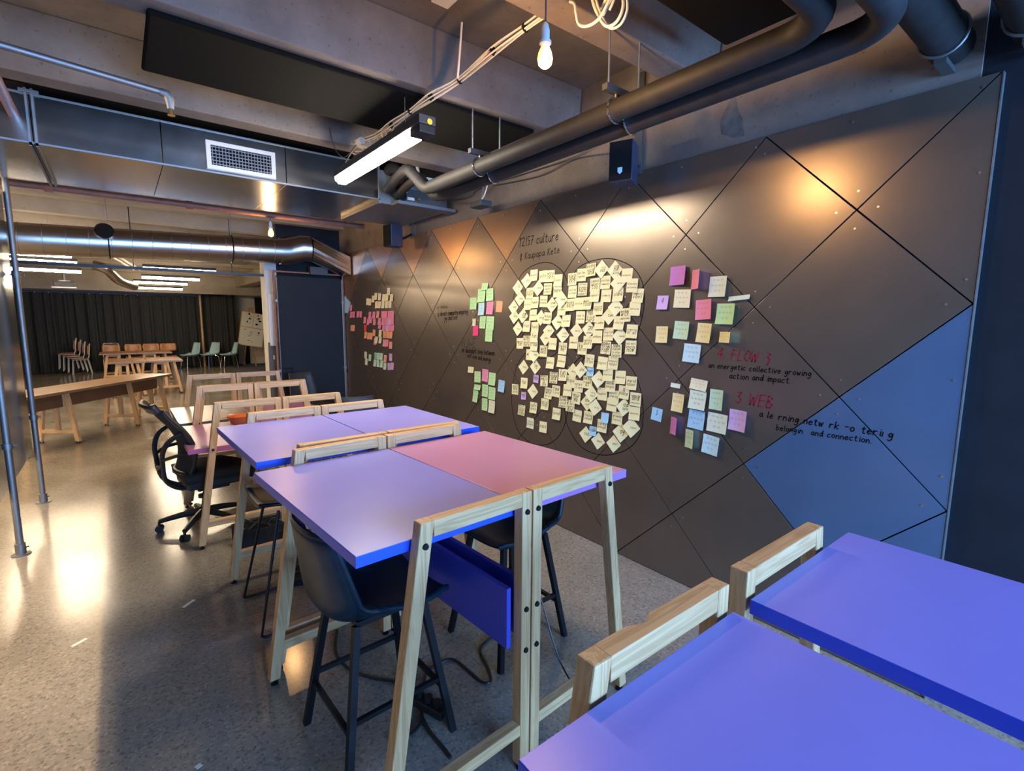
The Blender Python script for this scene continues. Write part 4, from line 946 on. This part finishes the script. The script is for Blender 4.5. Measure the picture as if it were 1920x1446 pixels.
# ================================================================== handwriting
GL = {
'a': [[(.8,.9),(.4,1),(.1,.6),(.2,.1),(.5,0),(.8,.5),(.8,.95),(.8,.2),(1,0)]], 'b': [[(.1,1.7),(.1,0),(.5,0),(.8,.4),(.6,.9),(.1,.7)]], 'c': [[(.8,.85),(.5,1),(.15,.7),(.1,.3),(.4,0),(.8,.15)]],
'd': [[(.8,.8),(.4,1),(.1,.5),(.3,0),(.7,.2),(.85,1.7),(.85,.1),(1,0)]], 'e': [[(.1,.5),(.8,.6),(.6,1),(.2,.8),(.1,.3),(.4,0),(.85,.2)]], 'f': [[(.8,1.5),(.5,1.7),(.4,1.2),(.4,-.1)],[(.1,.9),(.75,.95)]],
'g': [[(.8,.85),(.4,1),(.1,.6),(.3,.15),(.7,.4),(.8,.95),(.75,-.4),(.4,-.7),(.1,-.5)]], 'h': [[(.1,1.7),(.1,0)],[(.1,.6),(.5,1),(.8,.7),(.8,0)]], 'i': [[(.3,1),(.3,.15),(.45,0)],[(.3,1.35),(.33,1.42)]],
'j': [[(.5,1),(.5,-.4),(.2,-.7),(.0,-.5)],[(.5,1.35),(.53,1.42)]], 'k': [[(.1,1.7),(.1,0)],[(.75,1),(.15,.45),(.8,0)]], 'l': [[(.2,1.7),(.2,.15),(.4,0)]],
'm': [[(.05,1),(.05,0)],[(.05,.7),(.3,1),(.45,.7),(.45,0)],[(.45,.7),(.75,1),(.9,.7),(.9,0)]], 'n': [[(.1,1),(.1,0)],[(.1,.6),(.5,1),(.8,.7),(.8,0)]], 'o': [[(.5,1),(.15,.75),(.15,.25),(.5,0),(.85,.3),(.8,.8),(.5,1)]],
'p': [[(.1,1),(.1,-.75)],[(.1,.7),(.5,1),(.85,.6),(.6,.1),(.1,.2)]], 'q': [[(.8,.85),(.4,1),(.1,.6),(.3,.1),(.75,.4)],[(.8,1),(.8,-.75)]], 'r': [[(.1,1),(.1,0)],[(.1,.55),(.45,1),(.75,.9)]],
's': [[(.75,.85),(.4,1),(.15,.75),(.7,.35),(.5,0),(.1,.15)]], 't': [[(.4,1.5),(.4,.2),(.6,0),(.8,.1)],[(.1,1.05),(.75,1.1)]], 'u': [[(.1,1),(.15,.2),(.5,0),(.8,.4),(.8,1),(.85,.1),(1,0)]],
'v': [[(.1,1),(.45,0),(.85,1)]], 'w': [[(.05,1),(.25,0),(.5,.8),(.7,0),(.95,1)]], 'x': [[(.1,1),(.8,0)],[(.8,1),(.1,0)]], 'y': [[(.1,1),(.2,.4),(.5,.3),(.8,1)],[(.8,1),(.6,-.3),(.2,-.7)]], 'z': [[(.1,1),(.8,1),(.1,0),(.85,0)]],
'F': [[(.1,1.7),(.1,0)],[(.1,1.65),(.85,1.7)],[(.1,.9),(.7,.95)]], 'L': [[(.15,1.7),(.1,0),(.85,.05)]], 'O': [[(.5,1.7),(.1,1.2),(.1,.4),(.5,0),(.95,.5),(.9,1.3),(.5,1.7)]], 'W': [[(.0,1.7),(.25,0),(.55,1.2),(.8,0),(1.1,1.7)]],
'N': [[(.1,0),(.1,1.7),(.85,0),(.85,1.7)]], 'E': [[(.85,1.7),(.1,1.7),(.1,0),(.85,0)],[(.1,.9),(.7,.9)]], 'B': [[(.1,0),(.1,1.7),(.7,1.4),(.2,.9),(.85,.5),(.6,0),(.1,0)]], 'K': [[(.1,1.7),(.1,0)],[(.8,1.6),(.15,.8),(.85,0)]],
'J': [[(.7,1.7),(.7,.3),(.4,0),(.1,.3)]], 'P': [[(.1,0),(.1,1.7),(.7,1.5),(.75,1.0),(.1,.8)]], 'A': [[(.0,0),(.45,1.7),(.9,0)],[(.15,.6),(.75,.6)]], 'R': [[(.1,0),(.1,1.7),(.7,1.5),(.7,1.0),(.1,.8),(.85,0)]],
'2': [[(.1,1.3),(.4,1.7),(.8,1.3),(.1,0),(.9,.05)]], '1': [[(.4,1.7),(.4,0)]], '5': [[(.85,1.7),(.2,1.65),(.2,1),(.7,.9),(.75,.3),(.2,0)]], '7': [[(.1,1.6),(.9,1.7),(.4,0)],[(.3,.85),(.8,.9)]], '3': [[(.1,1.6),(.7,1.65),(.35,1.0),(.8,.6),(.5,0),(.05,.2)]], '4': [[(.7,0),(.65,1.7),(.05,.6),(.95,.65)]],
'/': [[(.4,1.7),(.4,-.1)]], '&': [[(.7,1.3),(.3,1.5),(.2,1.0),(.6,.8),(.15,.5),(.3,0),(.8,.2)],[(.45,1.8),(.4,-.4)]], '*': [[(.1,1.5),(.9,1.6)],[(.5,1.7),(.4,0)],[(.2,1.3),(.5,1.1)]], '.': [[(.1,0),(.16,.06)]], ',': [[(.15,.1),(.05,-.2)]], '{': [[(.2,1.7),(.7,1.5),(.35,1.0),(.7,.7),(.6,-.1),(.4,-.3)]], '-': [[(.1,.6),(.7,.6)]], '~': [[(.1,.5),(.3,.8),(.5,.3),(.7,.7),(.9,.5)]],
}
def layout(text, slant=0.12, jit=0.05, rng=random):
    out = []; x = 0
    for ch in text:
        if ch == ' ': x += 0.9; continue
        w = {'i': .6, 'l': .6, 'j': .7, 'm': 1.2, 'w': 1.2, 'W': 1.4, '.': .5, ',': .5, '1': .7, '/': .7}.get(ch, 1.12)
        jy = rng.uniform(-jit, jit)
        for st_ in GL.get(ch, GL['~']):
            out.append([(x + p[0] + slant * p[1], p[1] + jy) for p in st_])
        x += w
    return out, x
def ribbons(mb, strokes, to3d, wpx):
    # each stroke point (u,v) -> to3d(u,v); flat ribbon of width wpx in (u,v) units
    for s in strokes:
        for (u0, v0), (u1, v1) in zip(s[:-1], s[1:]):
            L = math.hypot(u1 - u0, v1 - v0)
            if L < 1e-6: continue
            du, dv = (u1 - u0) / L, (v1 - v0) / L; h = wpx / 2
            nx, ny = -dv * h, du * h; ex, ey = du * h * 0.6, dv * h * 0.6
            mb.add([to3d(u0 - ex + nx, v0 - ey + ny), to3d(u0 - ex - nx, v0 - ey - ny), to3d(u1 + ex - nx, v1 + ey - ny), to3d(u1 + ex + nx, v1 + ey + ny)], [(0, 1, 2, 3)])
def wall_text(text, p0, p1, mat_, wpx=0.22, name='handwriting', skip=0.0, seed=1, sh=1.0):
    rng = random.Random(seed)
    A = HX(*p0, XW); Bq = HX(*p1, XW)
    strokes, w = layout(text, rng=rng)
    if skip: strokes = [s for s in strokes if rng.random() > skip]
    d = (Bq - A) / w; L = d.length; up = Vector((0, -d.z, d.y)) if d.y < 0 else Vector((0, d.z, -d.y))
    if up.z < 0: up = -up
    up = up.normalized() * L * 1.0 * sh
    o = A + Vector((-0.0008, 0, 0))
    mb = MB(); ribbons(mb, strokes, lambda u, v: o + d * u + up * v, wpx)
    return mb.build(name, mat_, wr)
wall_text('*2/57 culture', (973, 463), (1048, 450), 'ink', 0.17, sh=1.15)
wall_text('& Kaupapa Kete', (975, 488), (1050, 474), 'ink', 0.17, sh=1.0)
wall_text('4. FLOW {', (1344, 671), (1446, 683), 'red_ink', 0.20, seed=2)
wall_text('an energetic collective growing', (1328, 689), (1522, 706), 'ink', 0.24, seed=3)
wall_text('action and impact.', (1367, 709), (1484, 719), 'ink', 0.24, seed=4)
wall_text('3 WEB', (1378, 755), (1450, 767), 'red_ink', 0.18, seed=5)
wall_text('a learning network fostering', (1423, 781), (1676, 822), 'ink', 0.24, skip=0.12, seed=6)
wall_text('belonging and connection.', (1455, 806), (1636, 832), 'ink', 0.24, skip=0.06, seed=7)
wall_text('a vibrant community inspiring', (821, 593), (878, 588), 'ink', 0.26, seed=8, sh=1.4)
wall_text('joy and love', (833, 601), (858, 599), 'ink', 0.26, seed=9, sh=1.4)
wall_text('an abundant love between', (866, 660), (928, 667), 'ink', 0.26, seed=10, sh=1.3)
wall_text('self love and energy', (876, 670), (921, 679), 'ink', 0.26, seed=11, sh=1.3)
wall_text('~ ~~~~', (820, 583), (840, 581), 'faint_ink', 0.20, seed=12, sh=1.6)
wall_text('PLACE', (866, 651), (892, 652), 'faint_ink', 0.20, seed=13, sh=1.2)
def wall_loop(pts, w=0.006):
    P = spline([HX(px, py, XW) for px, py in pts], 8); mb = MB()
    ribbons(mb, [[(p.y, p.z) for p in P]], lambda u, v: (XW - 0.0008, u, v), w); mb.build('drawn_circle', 'ink', wr)
wall_loop([(966, 545), (978, 515), (1000, 498), (1025, 492), (1045, 500), (1060, 518), (1066, 545), (1066, 590), (1058, 640), (1040, 665), (1010, 672), (985, 655), (966, 620), (960, 580), (966, 545)])
wall_loop([(1066, 540), (1078, 510), (1100, 493), (1135, 485), (1165, 490), (1190, 505), (1205, 532), (1208, 565), (1203, 600), (1190, 635), (1165, 665), (1125, 678), (1090, 668), (1070, 640), (1063, 600), (1066, 540)])
wall_loop([(985, 662), (970, 685), (962, 720), (960, 760), (968, 800), (983, 822), (1005, 834), (1030, 832), (1050, 815), (1062, 785), (1068, 740), (1066, 700), (1050, 675)])
wall_loop([(1168, 672), (1190, 700), (1203, 740), (1206, 780), (1200, 815), (1180, 840), (1150, 852), (1120, 852), (1090, 838), (1070, 810), (1060, 780), (1060, 720), (1075, 685), (1090, 668)])

# ================================================================== sticky notes
NC = {'y': (0.78, 0.73, 0.42), 'py': (0.76, 0.73, 0.50), 'g': (0.48, 0.74, 0.36), 'mint': (0.50, 0.74, 0.58), 'p': (0.76, 0.26, 0.42), 'hp': (0.80, 0.05, 0.22), 'o': (0.80, 0.38, 0.20), 'b': (0.34, 0.58, 0.78), 'lb': (0.50, 0.72, 0.80),
      'l': (0.58, 0.40, 0.72), 'pu': (0.52, 0.20, 0.60), 's': (0.80, 0.36, 0.30), 'r': (0.78, 0.06, 0.05), 'w': (0.66, 0.74, 0.60), 't': (0.22, 0.55, 0.50)}
CN = {'y': 'yellow', 'py': 'pale yellow', 'g': 'green', 'mint': 'mint green', 'p': 'pink', 'hp': 'hot pink', 'o': 'orange', 'b': 'blue', 'lb': 'light blue', 'l': 'lilac', 'pu': 'purple', 's': 'salmon', 'r': 'red', 'w': 'whitish green', 't': 'teal'}
for k_, v_ in NC.items(): MT['note_' + k_] = plain('note_paper_' + CN[k_].replace(' ', '_'), v_, 0.8)
_nmesh = {}
ncount = 0
def note(px, py, col='y', rot=0.0, w=0.08, h=None, words=None, curl=0.010, seed=0, peel=0.0, ink='ink'):
    """a paper square stuck to the wall by its top edge, its lower edge lifting a little"""
    global ncount
    h = h or w; ncount += 1
    rng = random.Random(seed * 977 + ncount)
    P = HX(px, py, XW)
    t = bpy.data.objects.new('sticky_note', None); COL.objects.link(t)
    lift = 0.0012 + 0.0007 * (ncount % 9)
    t.location = (XW - lift, P.y, P.z); t.rotation_euler = (rot + rng.uniform(-0.05, 0.05), 0, 0)
    cu = curl * rng.uniform(0.4, 1.4)
    def surf(u, v, off=0.0):     # u: 0 left..1 right as seen (right = -y), v: 0 bottom..1 top
        q = 1 - v
        return Vector((-cu * q ** 2 - peel * (u ** 2) - off, (0.5 - u) * w, (v - 0.5) * h))
    MB().grid(lambda u, v: surf(u, v), 5, 5).build('paper', 'note_' + col, t, smooth='all')
    if words:
        mb = MB(); lines = words.split('|'); n = len(lines)
        for li, tx in enumerate(lines):
            strokes, L = layout(tx, rng=rng)
            sc_ = min(0.84 / max(L, 4.0), 0.20 / 1.0)
            y0 = 0.5 + (n / 2 - li - 0.75) * 0.26; x0 = 0.5 - L * sc_ / 2
            ribbons(mb, [[(x0 + p[0] * sc_, y0 + p[1] * sc_ * 1.15) for p in s] for s in strokes], lambda u, v: surf(u, v, 0.0008), max(0.011, sc_ * 0.15) if ink == 'ink' else 0.009)
        mb.build('handwriting', ink, t)
    return t
def finish(items, place, group, rowtol):
    """items: (obj, colour word, shape word); label each by row and order on the wall"""
    items = sorted(items, key=lambda q: -q[0].location.z)
    rows = []
    for it in items:
        if rows and abs(rows[-1][0][0].location.z - it[0].location.z) < rowtol: rows[-1].append(it)
        else: rows.append([it])
    for ri, r in enumerate(rows):
        r.sort(key=lambda q: -q[0].location.y)
        for ci, (o, cw, sw) in enumerate(r):
            pos = ('%s in the %s row of %s' % (ORD[ci], ORD[ri], place)) if len(r) > 1 else ('alone in the %s row of %s' % (ORD[ri], place))
            tag(o, '%s%s sticky note, %s' % (sw, cw, pos), 'sticky note', group)
S6 = 280 / 1920
def up_(zx, zy): return 940 + zx * S6, 480 + zy * S6
def lo_(zx, zy): return 940 + zx * S6, 660 + zy * S6
UL = [(220,405,'d','gift'),(335,320,'d','quality'),(425,250,'s','inspire'),(540,265,'s','unity'),(640,260,'s','more|care'),(740,315,'s','respect'),(730,455,'s','more'),(485,415,'d','engaging'),(600,425,'s','learning|together|network'),(370,480,'s','a safe|place'),(245,550,'d','purpose'),(165,660,'d','friendly'),(345,625,'s','nurturing'),(440,600,'s','humour'),(550,585,'s','diversity|inclusion'),(660,630,'d','shared|experience'),(785,560,'d','nurtured'),(780,690,'s','environment'),(175,780,'d','vitality'),(285,770,'d','warm|soul'),(415,760,'s','friendships'),(515,795,'d','sharing'),(605,800,'s','mutual|support'),(735,850,'d','harmony'),(845,835,'s','being heard'),(222,935,'d','a safe space'),(330,905,'s','trust'),(435,920,'s','family'),(615,960,'d','community'),(575,1055,'d','support'),(245,1125,'s','having|fun'),(335,1095,'s','connect|with|people|here'),(430,1040,'s','fun'),(430,1150,'s','flow'),(670,1130,'s','creativity'),(800,1015,'d','creating|and growing'),(545,1225,'s','wild|ideas'),(795,1190,'s','being|me'),(370,1270,'s','warm'),(430,1270,'d','thriving')]
UR = [(920,300,'s','growth|and|self'),(1040,245,'s','better|together'),(1165,180,'s','being|yourself|and'),(1300,170,'d','interesting|ideas'),(1465,180,'d','meaning|and|making'),(1620,250,'s','networks'),(920,460,'s','positive|attitude'),(1050,430,'s','continuous|growing|each|moment'),(1210,370,'s','common|values|too'),(1345,340,'s','positive|community'),(1510,350,'d','contribution'),(1690,380,'s','encouraging|and listening'),(1210,510,'s','support'),(1350,510,'s','solidarity'),(1505,500,'s','island'),(1760,510,'s','community|vibes'),(895,630,'s','being|easy'),(1000,615,'s','positive'),(1110,610,'s','shared|food'),(1255,675,'s','connected|ness'),(1480,660,'d','empowering'),(1725,680,'s','expression'),(1020,790,'s','room to|collaborate'),(1160,770,'s','making|new|friends|here'),(1390,770,'d','action'),(1600,760,'s','working|with|awesome'),(1270,860,'s','no judging'),(1520,860,'s','collective'),(975,965,'d','wonderful'),(1135,945,'d','working on|stuff|together'),(1245,1040,'s','wellbeing'),(1380,1005,'s','inspired|visibility'),(1530,1030,'d','opportunity'),(1685,970,'s','prosperity|of all'),(935,1115,'s','communal'),(1120,1110,'s','opening|doors'),(1050,1190,'s','kind|acts'),(1350,1180,'s','home|from|high'),(1490,1220,'s','add|value|to other|people'),(1675,1175,'s','lots more|energy|now')]
LL = [(290,195,'d','learning'),(443,190,'d','joy'),(635,140,'s','abilities'),(780,120,'s','challenge'),(300,400,'s','fun'),(452,345,'l','love|this'),(558,370,'s','what|makes|a|joy'),(680,330,'s','open|minded|and|curious'),(800,295,'s','fun|lols'),(180,480,'s','smart|and|caring'),(290,565,'l','such|fun'),(412,505,'d','creativity'),(610,530,'s','being|who|you are'),(710,505,'s','time|to grow'),(268,745,'s','work|space|near|home'),(422,715,'s','safe|space'),(570,670,'s','social|loop'),(720,795,'s','loved'),(375,915,'m','creative|people'),(542,965,'s','ease')]
LR = [(925,250,'d','maximising'),(1025,230,'d','helpful'),(1140,110,'s','time to|listen'),(1310,145,'s','support'),(1445,140,'s','meaningful|values'),(1260,350,'d','generous'),(1380,290,'s','acceptance'),(1535,325,'s','adaptation'),(1675,400,'s','shared|values'),(900,380,'s','hope'),(1115,390,'s','being|productive|at'),(1410,430,'s','awesome|people'),(860,490,'s','belonging'),(1000,440,'s','nature|of care'),(970,590,'s','connection|for|me'),(1170,540,'d','generosity|of heart'),(1300,540,'s','laughter'),(1450,575,'s','sharing'),(1580,520,'s','a|place'),(1730,610,'s','community|and|connection'),(800,640,'s','keep|being|curious|always'),(895,690,'s','grow|a lot|every|day'),(1110,650,'d','new|perspective'),(1215,710,'d','sincerity'),(1430,680,'s','enjoyment'),(1580,710,'d','good|people'),(1715,790,'s','adventures'),(980,820,'s','safety'),(1125,840,'s','feeling|valued'),(1495,850,'s','growing|connections'),(1340,845,'b',''),(1150,250,'b','hugs'),(1305,950,'s','caring|enough'),(1095,1060,'d','love'),(1180,1015,'b','calm'),(1250,1145,'d','kindness'),(1450,1180,'d','respect'),(1545,1035,'D','Joy'),(1680,970,'D','contentment')]
for lst, fn, place, grp in ((UL, up_, 'the upper left circle', 'yellow notes, upper left circle'), (UR, up_, 'the upper right circle', 'yellow notes, upper right circle'), (LL, lo_, 'the lower left circle', 'yellow notes, lower left circle'), (LR, lo_, 'the lower right circle', 'yellow notes, lower right circle')):
    its = []
    for zx, zy, k_, wd in lst:
        px, py = fn(zx, zy); col = {'l': 'l', 'b': 'b', 'm': 'py'}.get(k_, 'y')
        dia = k_ in 'dD'; w_ = {'l': 0.066, 'b': 0.072, 'D': 0.104}.get(k_, 0.093)
        o = note(px, py, col, math.pi / 4 if dia else 0, w_, words=wd or None)
        if dia:
            for ch in o.children:
                if ch.name.startswith('handwriting'): ch.rotation_euler[0] = -math.pi / 4
        its.append((o, CN[col], 'diamond-set ' if dia else 'upright '))
    finish(its, place, grp, 0.045)
# coloured groups: (zoom-x, zoom-y, colour[, width, height, rot, peel])
def group(lst, ox, oy, s, place, grp, w, rowtol, scrib=True):
    its = []
    for it in lst:
        zx, zy, c_ = it[:3]; ww = it[3] if len(it) > 3 else w; hh = it[4] if len(it) > 4 else ww; ro = it[5] if len(it) > 5 else 0; pe = it[6] if len(it) > 6 else 0
        tx = it[7] if len(it) > 7 else ('~~~|~~~~|~~' if scrib else None)
        o = note(ox + zx * s, oy + zy * s, c_, ro, ww, hh, words=tx, peel=pe, ink='ink' if len(it) > 7 else 'pen')
        its.append((o, CN[c_], 'small ' if ww * hh < 0.6 * w * w else ''))
    finish(its, place, grp, rowtol)
FA = [(300,875,'py'),(325,880,'py'),(365,845,'py'),(395,815,'py'),(432,820,'py'),(480,830,'py'),(515,825,'py'),(535,760,'py'),(570,830,'py'),(400,910,'py'),(435,910,'py'),(475,910,'py'),(515,908,'py'),(548,905,'py'),
 (325,1025,'p'),(370,1025,'p'),(415,1020,'s'),(472,1020,'p'),(505,1020,'p'),(545,1020,'p'),(580,1018,'p'),(272,1082,'p'),(305,1100,'p'),(335,1080,'p'),(375,1100,'p'),(432,1095,'p'),(475,1100,'p'),(510,1095,'p'),(545,1095,'l'),(580,1095,'p'),(440,1140,'p'),(478,1165,'p'),(515,1165,'l'),(548,1165,'p'),(582,1165,'p'),
 (273,1170,'r'),(280,1250,'o'),(312,1260,'o'),(345,1262,'o'),(375,1225,'o'),(440,1230,'py'),(488,1245,'o'),(525,1245,'o'),(562,1248,'o'),(385,1320,'s'),(490,1340,'s'),(520,1340,'p'),(562,1365,'s'),(402,1305,'w'),(440,1305,'w')]
group(FA, 640, 420, 1 / 6, 'the upper far block', 'coloured notes at the far end, upper block', 0.092, 0.05, False)
FB = [(113,945,'p'),(115,1022,'p'),(142,1020,'p'),(192,1018,'p'),(222,1018,'p'),(122,1172,'s'),(146,1172,'s')]
group(FB, 640, 420, 1 / 6, 'the sparse block at the wall end', 'pink notes at the very end of the wall', 0.090, 0.05, False)
FC = [(280,395,'w'),(325,425,'mint'),(285,470,'w'),(390,405,'t'),(420,410,'mint'),(455,412,'mint'),(500,435,'s'),(560,420,'l'),(385,485,'mint'),(420,490,'mint'),(455,495,'mint'),(495,520,'mint'),(540,525,'l'),(577,520,'l')]
group(FC, 640, 600, 1 / 6, 'the lower far block', 'coloured notes at the far end, lower block', 0.094, 0.05, False)
MA = [(1050,292,'g',.10,.065),(1032,343,'g',.125),(1078,338,'g',.115),(986,388,'g',.115),(1032,418,'lb',.10,.12),(1077,412,'p',.105,.12),(1130,405,'o',.095,.10),(988,493,'py',.06,.07),(1037,493,'g',.10,.12),(1079,497,'g',.125),(998,540,'hp',.09,.10),(1073,568,'g',.115)]
group(MA, 560, 440, 1 / 3, 'the upper middle group', 'coloured notes, upper middle group', 0.115, 0.06)
MB_ = [(972,760,'y',.10,.06),(1010,800,'g',.11),(1050,792,'p',.10,.12),(1090,812,'g',.11,.12),(1007,858,'g',.11,.05),(1143,852,'b',.095,.11),(1051,878,'g',.10,.12),(1090,893,'g',.11,.12),(998,908,'g',.085,.12),(1050,955,'g',.095,.12),(1090,968,'py',.10,.12)]
group(MB_, 560, 440, 1 / 3, 'the lower middle group', 'coloured notes, lower middle group', 0.11, 0.06)
RA = [(430,255,'pu',.118,.115,0,.02),(678,302,'p',.078,.115,0,.05),(945,395,'w',.115,.118,0,.02),(228,600,'l',.082,.088,0,0,'4'),(483,550,'py',.118,.112,0,.008),(1215,540,'w',.125,.026,-.04,.004,None),(765,690,'p',.115,.118,-.08,.025),(1045,745,'g',.118,.118,0,.02),(230,1010,'y',.098,.105,0,.015),(475,955,'mint',.115,.11,0,.02),(770,990,'y',.105,.115,0,.025),(1052,1045,'y',.09,.062,.03,.05),(605,1250,'lb',.118,.112,0,.006)]
group(RA, 1210, 480, 280 / 1920, 'the upper right-hand group', 'coloured notes, upper right group', 0.115, 0.06)
RB = [(225,325,'w',.07,.028,.06,.002,None),(398,318,'py',.115,.065,.05,.006),(248,450,'y',.092,.115,.04,.015),(390,430,'w',.115,.115,.04,.006),(530,428,'mint',.09,.12,0,.015),(85,537,'b',.082,.085,.06,0,'3'),(378,575,'b',.112,.115,.04,.006),(532,600,'w',.13,.115,.04,.012),(685,580,'l',.11,.12,.06,.02),(220,620,'pu',.062,.11,0,.03),(335,715,'mint',.072,.115,0,.03),(485,760,'lb',.11,.115,.05,.012)]
group(RB, 1210, 640, 490 / 1920, 'the lower right-hand group', 'coloured notes, lower right group', 0.115, 0.06)
p = HX(648, 572, XW)
t = MB().prism([(XW - 0.004, p.y - 0.22, p.z + 0.03), (XW - 0.004, p.y + 0.02, p.z + 0.14), (XW - 0.004, p.y + 0.20, p.z - 0.13), (XW - 0.004, p.y - 0.10, p.z - 0.12)], (0.003, 0, 0)).build('paper_card', 'note_b'); tag(t, 'light blue card at the foot of the last copper panel', 'card')
